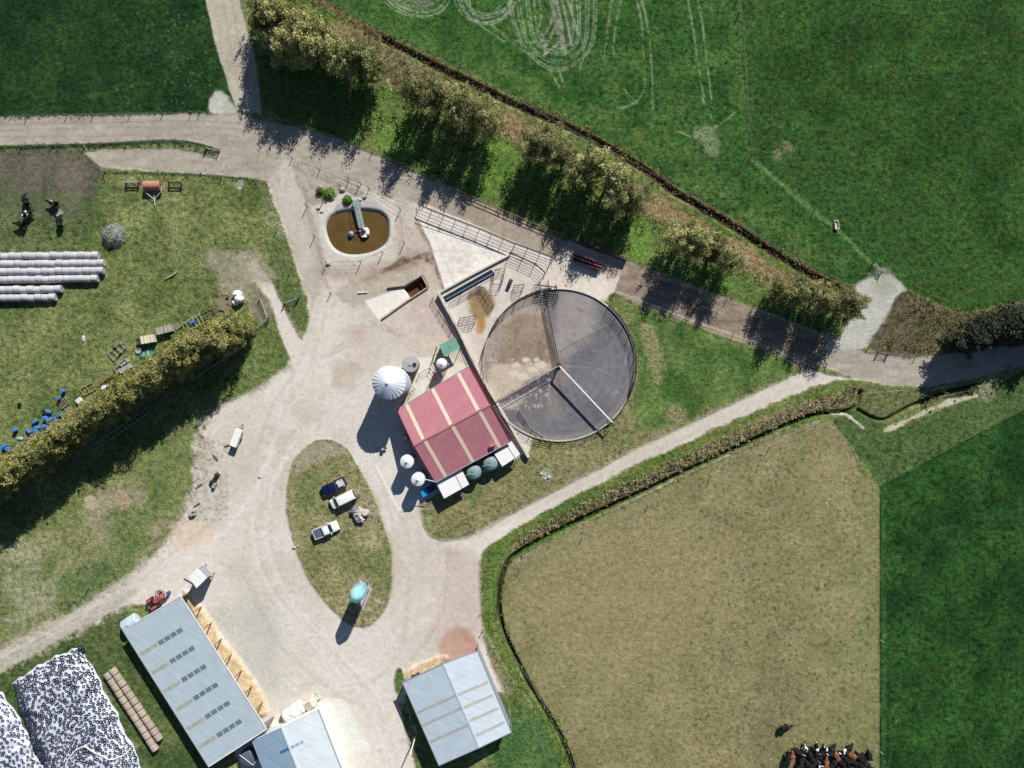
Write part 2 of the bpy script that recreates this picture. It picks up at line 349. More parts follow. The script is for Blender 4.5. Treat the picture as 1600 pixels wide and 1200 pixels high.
# left muddy corner
area([(-100, 235), (130, 235), (160, 262), (158, 285), (146, 320), (100, 345), (40, 330), (-100, 322)], (84, 86, 68), (112, 106, 90), 8, 16, 'mud', .6)
area([(-100, 300), (60, 300), (150, 310), (140, 360), (60, 380), (-100, 385)], (72, 88, 56), (96, 108, 72), 10, 16, alpha=.7)
area([(320, 400), (345, 390), (390, 400), (400, 425), (380, 470), (350, 450), (335, 430)], (140, 138, 112), (160, 152, 134), 7, 12, alpha=.8, grass=.4)
area([(365, 290), (385, 276), (405, 290), (385, 302)], (190, 192, 176), None, 2, 5, alpha=.7, thr=.45)
area([(345, 440), (375, 450), (395, 470), (372, 478), (345, 470)], (146, 138, 116), None, 6, 6, alpha=.5)
# west grass block below hedge and by the track
area([(0, 1010), (120, 940), (200, 890), (255, 850), (280, 812), (300, 770), (322, 690), (312, 665), (250, 700), (150, 780), (0, 880)], (102, 119, 68), (144, 142, 102), 6, 7, 'grass.verge', .8)
area([(140, 790), (175, 760), (215, 770), (262, 830), (270, 860), (200, 860), (160, 840)], (140, 132, 106), (160, 148, 126), 14, 22, alpha=.6, thr=.48, grass=.5)
area([(0, 850), (60, 860), (92, 900), (80, 950), (0, 980)], (124, 132, 98), (160, 160, 128), 8, 18, alpha=.7, thr=.46)
area([(90, 905), (130, 880), (190, 880), (160, 930), (100, 960)], (70, 98, 52), (96, 118, 68), 10, 12, alpha=.7)
area([(240, 690), (310, 672), (322, 700), (305, 760), (270, 800), (230, 760), (225, 720)], (74, 104, 48), (104, 122, 64), 10, 10, alpha=.6)
area([(133, 778), (145, 773), (155, 785), (148, 796), (136, 792)], (176, 164, 132), None, 1.5, 1.5, grass=.3); area([(185, 770), (200, 772), (206, 785), (190, 796), (182, 784)], (168, 150, 122), None, 3, 4, alpha=.8)
area([(30, 1000), (190, 950), (200, 990), (330, 1200), (430, 1320), (-100, 1320), (-100, 1060)], (66, 90, 48), (100, 112, 66), 6, 6, 'grass.lower', 1)
area([(128, 1030), (150, 1060), (190, 1130), (230, 1200), (180, 1200), (150, 1130), (120, 1060)], (110, 112, 76), (150, 142, 108), 8, 14, alpha=.7, thr=.45)
# strip between race and drain
area([(390, 40), (400, 80), (420, 170), (520, 212), (650, 265), (800, 332), (900, 372), (1000, 420), (1130, 462), (1290, 520), (1335, 480), (1310, 455), (1100, 335), (860, 205), (687, 107), (480, -5), (440, -100), (380, -100)], (80, 104, 50), (108, 124, 66), 3, 3, 'grass.strip', 1)
for p in ([(600, 200), (640, 190), (660, 225), (620, 250), (598, 235)], [(735, 235), (790, 215), (800, 260), (770, 310), (735, 290)], [(985, 345), (1010, 350), (1015, 400), (985, 405)], [(1110, 415), (1140, 425), (1140, 455), (1115, 450)]):
    area(p, (92, 130, 52), (120, 150, 74), 8, 8, alpha=.7)  # sunlit gaps between the poplar shadows, painted as brighter green
area([(560, 45), (640, 92), (700, 128), (800, 178), (900, 235), (1000, 290), (1100, 350), (1200, 410), (1300, 460), (1280, 478), (1180, 430), (1080, 375), (980, 312), (900, 270), (775, 205), (650, 150), (560, 105), (500, 40)], (112, 98, 66), (146, 132, 96), 5, 8, 'bank', 1)
for p, c0 in (([(775, 165), (812, 182), (810, 215), (785, 205)], (152, 132, 100)), ([(1015, 298), (1060, 320), (1055, 345), (1015, 330)], (150, 132, 100)), ([(1140, 372), (1180, 392), (1190, 420), (1150, 405)], (154, 136, 104)), ([(1250, 440), (1290, 460), (1270, 475), (1250, 460)], (152, 134, 104))):
    area(p, c0, (138, 118, 82), 6, 7, alpha=.85)
area([(580, 60), (680, 112), (690, 150), (640, 140), (600, 110)], (96, 98, 66), (132, 128, 92), 5, 8, alpha=.7)
# ditch along the tree row
DT = [(470, -12), (530, 26), (600, 62), (687, 107), (740, 132), (800, 162), (900, 205), (975, 246), (1025, 278), (1055, 302), (1125, 342), (1200, 390), (1250, 420), (1312, 454), (1332, 466)]
stroke([(p[0] + 2, p[1] - 5) for p in DT], 8, (140, 118, 86), (112, 100, 66), noise=2.5, soft=2, grass=1)
stroke(DT[2:], 9, (40, 34, 32), (92, 70, 58), noise=4.5, soft=3, grass=.9, z=-.7, name="ditch", nz='fine')
# ------------------------------------------------ roads and yards
RW = ((158, 150, 136), (178, 170, 156))
area([(-140, 184), (170, 180), (330, 177), (372, 174), (395, 185), (440, 192), (520, 215), (590, 243), (650, 270), (740, 310), (800, 338), (880, 375), (955, 402), (1050, 435), (1130, 465), (1200, 490), (1290, 525), (1330, 541), (1360, 553), (1440, 556), (1520, 548), (1760, 500),
      (1760, 545), (1600, 572), (1530, 590), (1450, 606), (1380, 600), (1330, 590), (1290, 575), (1200, 550), (1130, 525), (1080, 505), (1000, 475), (955, 455), (850, 400), (700, 350), (652, 322), (560, 290), (455, 246), (452, 262), (420, 283), (400, 281), (345, 274), (160, 262), (130, 238), (160, 232), (280, 232), (335, 244), (345, 236), (280, 220), (130, 225), (-140, 230)], *RW, 2, 3, 'road', .15, smooth=False, nz='str')
area([(300, -140), (322, 0), (340, 80), (371, 172), (410, 180), (400, 100), (388, 50), (372, -10), (355, -140)], (162, 156, 140), (186, 178, 160), 2, 2, 'road', .15, smooth=False)
stroke([(322, -10), (336, 60), (352, 110), (370, 168)], 3, (170, 168, 160), alpha=.6, noise=2, broken=.35)
area([(332, 150), (345, 145), (372, 172), (330, 178)], (196, 194, 186), (178, 176, 162), 3, 5, 'road', .2)
for off in (0, 9, 20): stroke([(-60, 196 + off), (150, 192 + off), (330, 190 + off), (400, 200 + off), (450, 212 + off)], 4, (140, 130, 116), alpha=.35, noise=2, broken=.3)
stroke([(345, -30), (358, 60), (376, 150), (392, 200)], 3, (146, 136, 120), alpha=.4, noise=1.5, broken=.3); stroke([(357, -30), (372, 60), (388, 140)], 3, (146, 136, 120), alpha=.4, noise=1.5, broken=.3)
# brown race east
area([(955, 402), (1050, 436), (1130, 466), (1200, 491), (1280, 522), (1290, 545), (1262, 578), (1200, 550), (1130, 524), (1000, 474), (962, 455)], (126, 112, 98), (158, 142, 127), 3, 4, grass=.25, nz='str')
for o_ in (-12, -4, 5, 12): stroke([(985, 437 + o_), (1100, 478 + o_), (1200, 520 + o_), (1275, 550 + o_)], 4, (114, 100, 86), alpha=.4, noise=2.5, broken=.4)
area([(740, 312), (880, 376), (860, 402), (740, 350), (655, 318)], (146, 130, 114), (166, 150, 134), 5, 4, alpha=.7, grass=.15)
stroke([(965, 456), (1080, 500), (1180, 535), (1270, 572)], 3.5, (186, 168, 150), noise=1.2, alpha=.9)
stroke([(1000, 425), (1120, 462), (1200, 490), (1285, 522)], 3, (176, 160, 140), noise=1.2, alpha=.7)
# left lane verge (long grass under the wires, its shadow painted into the dark green)
stroke([(-60, 232), (130, 227), (275, 221), (340, 235)], 6, (44, 66, 38), (62, 84, 46), noise=1.2, grass=1, name='grass.lane')
stroke([(165, 270), (280, 272), (345, 276), (402, 282)], 3, (66, 90, 46), noise=1, grass=1)
# central gravel yard
YARD = [(455, 246), (480, 256), (560, 290), (655, 322), (700, 345), (860, 402), (955, 455), (948, 470), (900, 455), (870, 452), (830, 700), (800, 722), (700, 770), (655, 785), (662, 820), (672, 836), (692, 844), (735, 836), (800, 802), (900, 750), (1000, 697), (1100, 650), (1200, 603), (1262, 576), (1340, 592), (1310, 594), (1250, 612), (1120, 668), (1000, 722), (900, 772), (800, 828), (757, 856), (748, 880), (752, 960), (756, 990), (770, 1040), (790, 1080), (640, 1075), (622, 1100), (650, 1200), (660, 1320), (420, 1320), (300, 1000), (250, 940), (200, 945), (120, 985), (0, 1050), (-140, 1125), (-140, 1085), (0, 1015), (120, 950), (200, 900), (255, 852), (280, 815), (300, 780), (300, 735), (322, 690), (310, 660), (350, 630), (400, 605), (440, 575), (452, 560), (430, 490), (400, 440), (383, 412), (400, 405), (425, 440), (452, 500), (472, 530), (484, 500), (478, 460), (460, 400), (440, 340), (418, 285), (430, 270)]
area(YARD, (197, 187, 173), (216, 208, 197), 2.6, 4.5, 'yard', .08, smooth=False, nz='big')
area([(430, 300), (520, 450), (600, 500), (700, 560), (620, 640), (560, 700), (470, 690), (400, 640), (340, 720), (440, 900), (560, 1010), (640, 880), (740, 880), (740, 1000), (620, 1180), (460, 1080), (330, 900), (300, 820), (460, 600)], (184, 172, 158), (196, 187, 176), 14, 20, alpha=.55, thr=.56)
area([(430, 560), (560, 560), (600, 650), (640, 900), (600, 1100), (480, 1060), (400, 900), (400, 700)], (222, 217, 210), (214, 208, 200), 20, 24, alpha=.6, thr=.5)
for pth in ([(452, 560), (440, 575), (400, 605), (350, 630), (312, 662)], [(322, 690), (302, 770), (280, 815), (255, 852), (200, 900), (120, 950), (0, 1015)], [(200, 945), (120, 985), (0, 1050)]):
    stroke(pth, 13, (158, 150, 128), (176, 168, 148), alpha=.75, noise=9, soft=5, broken=.42, grass=.5, nz='fine')
for pth in ([(470, 706), (455, 750), (448, 800), (460, 850), (480, 900), (512, 945), (545, 974), (575, 978), (600, 955), (611, 920), (612, 870), (600, 820), (580, 768), (560, 728)], [(655, 785), (662, 820), (672, 836), (692, 844), (735, 836), (800, 802), (900, 750), (1000, 697), (1100, 650), (1200, 603)], [(748, 880), (752, 960), (756, 990)], [(478, 300), (500, 360), (484, 500)], [(418, 285), (440, 340), (460, 400), (478, 460)]):
    stroke(pth, 5, (172, 162, 140), (186, 176, 158), alpha=.7, noise=3, soft=2.5, nz='fine')
area([(-60, 1075), (0, 1030), (120, 970), (200, 918), (210, 935), (120, 985), (0, 1045)], (164, 162, 148), (184, 180, 168), 6, 6, alpha=.85, grass=.3)
stroke([(-40, 1054), (60, 1000), (160, 945)], 3, (120, 126, 96), alpha=.5, noise=2, broken=.35)
area([(418, 285), (455, 246), (478, 300), (500, 360), (510, 430), (486, 470), (462, 400), (440, 340)], (176, 168, 154), (192, 184, 172), 5, 5, alpha=.8)
stroke([(472, 290), (486, 340), (500, 400), (512, 450)], 7, (150, 138, 122), alpha=.5, noise=3)
area([(458, 250), (560, 292), (560, 310), (530, 300), (500, 320), (480, 310)], (140, 130, 118), (172, 162, 148), 4, 6, alpha=.8, grass=.3, nz='fine')
area([(620, 300), (650, 330), (700, 420), (690, 450), (640, 440), (620, 400)], (178, 164, 150), (190, 178, 164), 8, 8, alpha=.7)
stroke([(500, 425), (560, 425), (620, 412), (665, 400), (690, 415), (704, 452)], 22, (150, 130, 114), (176, 158, 142), alpha=.6, noise=9, soft=8, nz='fine')
stroke([(575, 438), (625, 420), (668, 402), (690, 414), (702, 448)], 17, (138, 118, 102), (166, 148, 132), alpha=.6, noise=7, soft=6, nz='fine')
stroke([(655, 352), (670, 380), (690, 412)], 7, (146, 128, 112), alpha=.6, noise=4, soft=4)
for k_ in range(9):
    o_ = k_ * 3.4; stroke([(560 + o_, 440 - o_ * .2), (620 + o_ * .5, 418 - o_ * .6), (662 + o_ * .1, 396 + o_ * .4), (688 - o_ * .3, 410 + o_ * .4), (704 - o_ * .4, 452)], 3.2, (104, 84, 70), (134, 114, 98), alpha=.8, noise=2, soft=2, broken=.42)
for k_ in range(7): stroke([(655 + k_ * 7, 520 - k_ * 6), (672 + k_ * 6, 500 + k_ * 3), (712, 520 + k_ * 5)], 2.6, (164, 142, 130), alpha=.4, noise=2, broken=.4)
for k_ in range(6): stroke([(505 + k_ * 9, 560 - k_ * 4), (560 + k_ * 6, 520 - k_ * 3), (640, 510 + k_ * 7)], 4, (180, 164, 150), alpha=.35, noise=3, soft=3, broken=.42)
stroke([(655, 350), (672, 385), (690, 420), (700, 450)], 8, (140, 120, 104), alpha=.65, noise=4, soft=4, nz='fine')
area([(540, 440), (580, 425), (640, 430), (640, 445), (590, 465), (560, 480), (530, 465)], (176, 166, 148), (158, 150, 132), 6, 8, alpha=.7)
area([(640, 470), (670, 460), (715, 530), (700, 545), (660, 520), (630, 500)], (186, 166, 156), (204, 188, 176), 8, 8, alpha=.8)
area([(520, 570), (550, 560), (565, 585), (550, 610), (525, 600)], (166, 150, 132), (190, 176, 160), 8, 10, alpha=.7)
area([(535, 520), (560, 510), (570, 530), (550, 540)], (192, 172, 156), None, 8, 10, alpha=.6)
area([(280, 815), (310, 810), (335, 835), (300, 860), (262, 855)], (214, 190, 164), None, 12, 8, alpha=.6)
area([(700, 860), (745, 870), (755, 930), (758, 990), (745, 1020), (700, 1035), (670, 1010), (680, 960), (700, 920)], (180, 160, 148), (200, 188, 178), 16, 14, alpha=.75)
area([(686, 1005), (710, 980), (735, 985), (746, 1010), (742, 1024), (700, 1032)], (170, 128, 110), (186, 150, 132), 6, 5, alpha=.85)
area([(330, 960), (420, 940), (440, 1060), (450, 1090), (410, 1080), (370, 1010)], (192, 188, 176), (182, 184, 176), 16, 14, alpha=.7)
area([(300, 690), (330, 690), (350, 740), (345, 790), (310, 812), (290, 800), (305, 750)], (176, 166, 150), (200, 192, 180), 8, 10, alpha=.8, nz='fine')
for pth, w_, c_ in (([(500, 470), (470, 560), (420, 650), (400, 760), (410, 880), (470, 980), (560, 1080), (600, 1190)], 5, (186, 176, 162)), ([(512, 470), (486, 570), (436, 660), (418, 760), (430, 880), (490, 985), (585, 1090), (622, 1190)], 5, (186, 176, 162)), ([(560, 660), (600, 760), (628, 860), (680, 850), (760, 815), (900, 745), (1100, 655)], 4, (190, 180, 166)), ([(570, 655), (612, 756), (640, 848), (690, 862), (770, 826), (910, 756), (1110, 664)], 4, (190, 180, 166)), ([(300, 860), (380, 900), (430, 1000), (520, 1080), (580, 1110)], 6, (176, 172, 160)), ([(150, 975), (260, 900), (350, 830), (410, 740), (440, 640)], 6, (228, 222, 214)), ([(165, 960), (250, 880), (336, 810), (392, 720), (430, 620)], 5, (184, 176, 160)), ([(640, 900), (630, 1000), (590, 1060), (520, 1090)], 6, (186, 178, 166)), ([(700, 880), (690, 960), (640, 1040), (620, 1100)], 5, (176, 160, 146))):
    stroke(pth, w_, c_, alpha=.42, noise=3.5, soft=2.5, broken=.4)
spots(900, (380, 440, 720, 1180), .8, 1.7, (166, 154, 140), 41, None, .35); spots(500, (380, 440, 720, 1180), .9, 1.5, (232, 228, 220), 42, None, .4)
spots(260, (300, 690, 356, 815), 1, 2.6, (130, 118, 100), 21, None, .6); spots(240, (500, 300, 700, 460), 1, 2.2, (128, 110, 92), 22, None, .55)
spots(140, (300, 250, 480, 300), 1, 2.2, (120, 108, 92), 23, None, .5); spots(260, (400, 170, 860, 380), .8, 2.2, (124, 110, 94), 24, None, .5)
for dx in (0, 22): stroke([(455 - dx, 700), (425 - dx, 760), (418 - dx, 850), (450 - dx, 930), (520 - dx, 1010), (590 - dx, 1090), (630 - dx, 1200)], 6, (222, 215, 207), alpha=.5, noise=3, soft=4)
for dx in (0, 20): stroke([(590 + dx, 700), (625 + dx, 790), (640 + dx, 860), (635 + dx, 950), (625 + dx, 1050), (650 + dx, 1150)], 5, (190, 180, 170), alpha=.35, noise=3, soft=4)
stroke([(385, 1050), (455, 1075)], 1.5, (184, 200, 196), alpha=.5); stroke([(455, 960), (500, 1020), (560, 1080)], 2, (226, 222, 214), alpha=.6)
# wedge of grass and oval island
area([(412, 415), (430, 405), (452, 400), (470, 450), (482, 500), (474, 520), (452, 492), (430, 446)], (104, 118, 72), (88, 106, 58), 3, 3, 'grass.wedge', 1)
area([(392, 500), (412, 490), (430, 520), (450, 560), (440, 578), (400, 604), (352, 628), (362, 590), (385, 550)], (96, 114, 62), (116, 128, 76), 4, 4, 'grass.wedge', 1)
area([(392, 445), (420, 470), (425, 498), (400, 500), (390, 480)], (146, 138, 118), (120, 118, 90), 4, 5, 'grass.wedge', .6)
ISL = [(470, 706), (488, 690), (512, 686), (538, 698), (560, 728), (580, 768), (600, 820), (612, 870), (611, 920), (600, 955), (575, 978), (545, 974), (512, 945), (480, 900), (460, 850), (448, 800), (450, 755), (458, 722)]
area(ISL, (122, 124, 82), (156, 149, 109), 2, 1.5, 'grass.island', .9)
area([(470, 706), (500, 690), (530, 696), (540, 708), (500, 716), (478, 735), (462, 735)], (168, 156, 138), (150, 142, 118), 4, 4, alpha=.85, grass=.4)
area([(480, 850), (550, 860), (600, 860), (600, 930), (560, 900), (500, 880)], (92, 108, 60), None, 18, 16, alpha=.6); area([(470, 740), (500, 730), (490, 790), (462, 800)], (94, 112, 60), None, 10, 10, alpha=.5)
area([(552, 770), (575, 775), (590, 810), (565, 815), (550, 800)], (158, 144, 122), None, 8, 6, alpha=.6)
stroke([(580, 935), (600, 942)], 6, (168, 164, 150), noise=3, alpha=.8)
# triangle of grass east
area([(955, 462), (1000, 478), (1130, 528), (1232, 562), (1225, 588), (1150, 626), (1000, 695), (860, 768), (745, 826), (700, 840), (674, 832), (664, 800), (658, 786), (700, 762), (800, 722), (835, 702), (880, 694), (940, 672), (980, 630), (997, 570), (990, 520), (960, 478)], (120, 122, 80), (140, 134, 96), 2, 2, 'grass.triangle', .9, smooth=False)
area([(960, 470), (1130, 528), (1232, 562), (1225, 588), (1150, 622), (1060, 660), (1010, 672), (985, 640), (1000, 580), (985, 500)], (60, 94, 42), (106, 130, 70), 8, 6, alpha=.95)
area([(1000, 510), (1020, 510), (1035, 560), (1032, 600), (1018, 585), (1008, 545)], (148, 140, 104), (128, 132, 88), 6, 5, alpha=.8); area([(1040, 640), (1065, 635), (1070, 655), (1050, 660)], (150, 136, 106), None, 6, 5, alpha=.7)
area([(735, 765), (746, 770), (744, 792), (733, 785)], (92, 118, 56), None, 4, 3, alpha=.7)
area([(845, 738), (855, 733), (864, 742), (858, 752), (848, 750)], (160, 166, 150), None, 2, 2, alpha=.8)
# verges of the NE track
stroke([(700, 846), (740, 838), (800, 803), (960, 718), (1100, 652), (1230, 592)], 2.5, (150, 146, 118), alpha=.7, noise=1.5)
area([(752, 880), (760, 858), (800, 832), (900, 777), (1000, 728), (1120, 673), (1250, 618), (1320, 596), (1345, 600), (1345, 615), (1250, 632), (1130, 680), (960, 775), (850, 828), (806, 852), (785, 880), (778, 940), (790, 1000), (815, 1060), (860, 1120), (900, 1200), (930, 1320), (800, 1320), (780, 1200), (800, 1140), (785, 1060), (760, 1000), (752, 940)], (86, 110, 52), (112, 124, 68), 2.5, 2.5, 'grass.east', 1)
area([(1130, 680), (1250, 630), (1345, 612), (1345, 628), (1250, 652), (1150, 694), (960, 785), (850, 838), (812, 862), (800, 850), (850, 822), (960, 768)], (104, 100, 68), (140, 130, 96), 3, 3, grass=1)
stroke([(1345, 612), (1330, 640), (1260, 652), (1150, 700), (1000, 770), (880, 825), (812, 862), (790, 885), (780, 925), (782, 965), (795, 1005), (830, 1075), (870, 1140), (895, 1200), (920, 1300)], 6, (36, 38, 28), (56, 60, 36), noise=1.8, grass=.6, z=-.9, soft=2, name="ditch.lower", nz='fine')
stroke([(1290, 648), (1150, 706), (1000, 777), (880, 832), (820, 862)], 5, (98, 140, 52), (84, 116, 48), noise=1.5, grass=1)
stroke([(1290, 655), (1200, 685), (1100, 728), (1000, 776), (900, 824), (830, 862), (800, 885)], 3.5, (168, 154, 136), (126, 120, 90), noise=1.8, nz='fine')
stroke([(775, 890), (768, 940), (776, 990), (805, 1050), (845, 1110), (880, 1200)], 4, (96, 136, 52), (120, 128, 70), noise=2)
stroke([(756, 985), (775, 1018), (800, 1062), (835, 1110), (868, 1200)], 3, (160, 148, 122), noise=2, alpha=.7)
area([(752, 990), (762, 1000), (790, 1060), (800, 1085), (790, 1085), (770, 1045)], (150, 138, 114), (130, 124, 92), 4, 4, alpha=.8)
area([(800, 1110), (830, 1110), (860, 1150), (880, 1200), (900, 1320), (780, 1320), (770, 1190)], (60, 100, 50), (88, 118, 66), 4, 5, alpha=.9)
# right hand corner: scrub triangle, silt
area([(1310, 535), (1340, 470), (1335, 450), (1345, 440), (1390, 428), (1415, 452), (1400, 470), (1375, 510), (1356, 540), (1330, 545)], (186, 184, 176), (172, 172, 160), 3, 4, 'road', .2)
area([(1360, 430), (1382, 420), (1396, 436), (1392, 456), (1370, 458)], (158, 160, 140), None, 6, 8, alpha=.6)
area([(1412, 455), (1450, 470), (1500, 490), (1600, 470), (1700, 450), (1700, 530), (1500, 542), (1440, 556), (1400, 556), (1360, 545), (1362, 528), (1385, 500)], (112, 98, 78), (76, 80, 52), 3, 5, 'bank.right', 1, nz='fine')
area([(1340, 602), (1380, 604), (1440, 612), (1530, 600), (1536, 612), (1500, 620), (1440, 630), (1380, 655), (1345, 640), (1336, 620)], (96, 104, 64), (112, 116, 76), 2, 2, 'grass.corner', 1)
stroke([(1340, 640), (1378, 656), (1420, 636), (1480, 612), (1532, 600)], 4, (40, 46, 30), (56, 60, 38), noise=1.2, z=-.6, soft=2, grass=.6, name='ditch.corner')
stroke([(1300, 645), (1325, 650), (1348, 668)], 4, (196, 190, 172), noise=2.5, broken=.2); stroke([(1385, 672), (1430, 650), (1470, 632), (1525, 618)], 7, (206, 196, 170), (176, 170, 142), noise=5, broken=.28, grass=.2)
area([(1535, 590), (1560, 590), (1550, 625), (1530, 625)], (150, 150, 124), None, 4, 6, alpha=.5)
# ------------------------------------------------ concrete
CW = ((222, 216, 208), (206, 196, 186))
area([(650, 335), (700, 356), (800, 394), (797, 400), (745, 427), (696, 454), (672, 380)], (240, 235, 228), (222, 214, 204), 1.5, 1.2, 'concrete_pad', .06, smooth=False)
for q_ in ([(672, 352), (712, 447)], [(705, 362), (745, 427)], [(738, 374), (770, 412)], [(668, 392), (765, 395)], [(682, 425), (745, 425)]): stroke(q_, 1, (184, 172, 158), alpha=.55, noise=.4)
spots(160, (655, 340, 800, 450), 2, 5, (196, 182, 168), 46, None, .4)
area([(655, 322), (664, 318), (862, 402), (852, 428), (800, 396), (650, 344)], *CW, 1, .6, 'concrete_pad', .04, smooth=False)
area([(888, 376), (976, 410), (960, 455), (938, 468), (900, 456), (850, 448), (840, 440)], (210, 198, 184), (224, 216, 204), 1.2, .8, 'concrete_pad', .04, smooth=False)
area([(884, 378), (974, 412), (968, 430), (930, 424), (892, 402)], (156, 134, 116), (180, 160, 142), 6, 5, alpha=.7)
area([(688, 460), (800, 400), (850, 430), (855, 450), (800, 480), (765, 530), (752, 600), (735, 570), (700, 500)], (212, 202, 192), (198, 186, 174), 1.5, 1, 'concrete_pad', .05, smooth=False)
area([(733, 456), (750, 448), (770, 462), (773, 480), (760, 500), (752, 520), (745, 500), (730, 480)], (150, 118, 66), (130, 104, 60), 5, 6, alpha=.85, nz='fine'); area([(745, 500), (758, 495), (758, 515), (744, 520)], (176, 132, 74), None, 3, 3, alpha=.7)
area([(735, 570), (752, 600), (780, 640), (800, 660), (830, 700), (822, 716), (798, 690), (760, 630)], (190, 182, 170), (206, 198, 188), 2, 2, 'concrete_pad', .05, smooth=False)
area([(586, 726), (602, 716), (600, 668), (612, 640), (640, 640), (690, 756), (700, 762), (655, 785), (623, 798)], (218, 214, 206), (208, 203, 194), .8, .4, 'concrete_pad', .03, smooth=False)
for a0, b0 in (((587, 727), (623, 797)), ((623, 797), (657, 782))): stroke([a0, b0], 1.6, (236, 232, 222), noise=.2, soft=.8)
area([(640, 560), (700, 555), (735, 572), (735, 590), (625, 640), (610, 620)], (208, 202, 184), (222, 216, 202), 1.5, 1, 'concrete_pad', .05, smooth=False)
area([(500, 1100), (530, 1092), (545, 1105), (562, 1140), (578, 1172), (540, 1188), (560, 1320), (520, 1320), (508, 1150)], (224, 222, 212), (212, 212, 204), 2, 2, 'concrete_pad', .04)
area([(392, 1148), (450, 1112), (490, 1095), (505, 1110), (430, 1140)], (224, 222, 208), None, 2, 2, alpha=.8)
area([(562, 906), (581, 919), (567, 950), (548, 936)], (226, 216, 210), None, .8, .4, 'concrete_pad', .03, smooth=False)
area([(546, 925), (560, 902), (572, 906), (586, 920), (570, 945), (560, 955)], (178, 164, 146), None, 3, 3, alpha=.35)
area([(288, 928), (306, 936), (352, 1003), (398, 1064), (418, 1108), (405, 1118), (380, 1085), (330, 1010)], (228, 202, 166), (212, 184, 144), 4, 5, grass=.35, nz='fine', z=.35, zsoft=4)
area([(630, 1052), (660, 1035), (695, 1024), (694, 1036), (640, 1064)], (216, 190, 158), (200, 176, 144), 2, 3, grass=.5, z=.3, zsoft=3)
area([(616, 1060), (624, 1042), (632, 1060), (622, 1085)], (90, 116, 58), None, 2, 2, grass=1)
area([(368, 400), (400, 392), (424, 420), (430, 440), (400, 440), (380, 425)], (176, 168, 148), (140, 138, 112), 5, 10, alpha=.7, grass=.4)
# sand trap
area([(570, 470), (632, 449), (641, 465), (592, 500)], (234, 228, 218), (226, 218, 206), .8, .3, 'ramp', .03, smooth=False)
# effluent pond basin
PO = [(499, 350), (503, 334), (520, 322), (548, 316), (580, 317), (604, 330), (613, 350), (614, 372), (604, 392), (580, 401), (545, 404), (515, 398), (503, 380)]
PI = [(510, 358), (514, 342), (530, 332), (560, 328), (590, 331), (603, 342), (606, 362), (602, 378), (585, 390), (560, 396), (536, 394), (519, 382)]
area(PO, (206, 204, 196), (190, 188, 184), 1.2, .8, 'pond_basin', .06)
area([(530, 318), (580, 316), (606, 335), (610, 350), (596, 334), (560, 327), (525, 333)], (158, 158, 160), (174, 172, 172), 2, 2, alpha=.8)
area(PI, (96, 76, 40), (96, 76, 40), 3, 0, z=-1.2, zsoft=5, grass=.02)
# circular yard
CX, CY, CR = 873.5, 570.0, 118.0
circ = [(CX + CR * math.cos(a), CY + CR * math.sin(a)) for a in np.linspace(0, 2 * math.pi, 90, endpoint=False)]
area(circ, (101, 99, 105), (126, 123, 125), .8, 0, 'holding_yard', .03, smooth=False)
area([(848, 455), (873, 570), (770, 628), (756, 580), (758, 540), (775, 500), (805, 470)], (176, 164, 152), (150, 140, 128), 2, 2, smooth=False)
area([(800, 500), (835, 490), (858, 520), (866, 560), (830, 575), (785, 570), (780, 540)], (128, 113, 93), (158, 142, 124), 6, 9, alpha=.85, nz='fine')
spots(260, (760, 480, 870, 640), 1, 2.6, (112, 96, 78), 44, circ, .55); spots(200, (760, 560, 860, 640), 1, 2.4, (216, 204, 188), 45, circ, .6)
for q_ in ([(770, 500), (862, 545)], [(762, 545), (862, 560)], [(800, 470), (812, 615)], [(832, 458), (848, 600)], [(775, 495), (780, 630)]): stroke(q_, 1.1, (124, 112, 98), alpha=.6, noise=.5)
area([(765, 580), (800, 568), (858, 572), (800, 612), (770, 625)], (206, 192, 176), (184, 170, 154), 3, 5, alpha=.8, thr=.42)
for bx in ((845, 570, 8), (832, 578, 7), (817, 588, 9), (803, 584, 7), (822, 562, 6), (806, 570, 6), (838, 562, 5)):
    x, y, r = bx; c, s_ = math.cos(-.45), math.sin(-.45)
    area([(x + (u * c - v * s_) * r, y + (u * s_ + v * c) * r * .6) for u, v in ((-1, -1), (1, -1), (1, 1), (-1, 1))], (214, 200, 182), None, .8, .6, smooth=False, alpha=.85)
stroke([(848, 490), (858, 530), (868, 560)], 4, (118, 104, 76), alpha=.6, noise=2)
area([(875, 455), (920, 462), (930, 480), (925, 520), (872, 560), (866, 500)], (146, 140, 138), (160, 152, 146), 10, 6, alpha=.85)
for k_ in range(16):
    a_ = -1.2 + k_ * .19; r0_, r1_ = 20 + (k_ * 37 % 40), 70 + (k_ * 53 % 40)
    stroke([(CX + r0_ * math.cos(a_), CY + r0_ * math.sin(a_)), (CX + r1_ * math.cos(a_ + .12), CY + r1_ * math.sin(a_ + .12))], 3, (142, 138, 142), alpha=.32, noise=2.5, soft=2, broken=.4)
for k_ in range(6):
    r_ = 40 + k_ * 13; stroke([(CX + r_ * math.cos(a), CY + r_ * math.sin(a)) for a in np.linspace(-1.3, .9 + .2 * k_, 14)], 4, (84, 80, 90), alpha=.3, noise=3, soft=2.5, broken=.42)
area([(872, 552), (882, 560), (892, 590), (880, 600), (870, 585), (872, 640), (858, 640), (862, 600)], (140, 128, 118), None, 5, 5, alpha=.6)
area([(773, 632), (800, 640), (820, 622), (840, 605), (812, 620)], (190, 184, 174), (160, 154, 148), 4, 4, alpha=.8)
stroke([(874, 550), (900, 535), (955, 508)], 1.2, (70, 66, 72), alpha=.7, noise=.3)
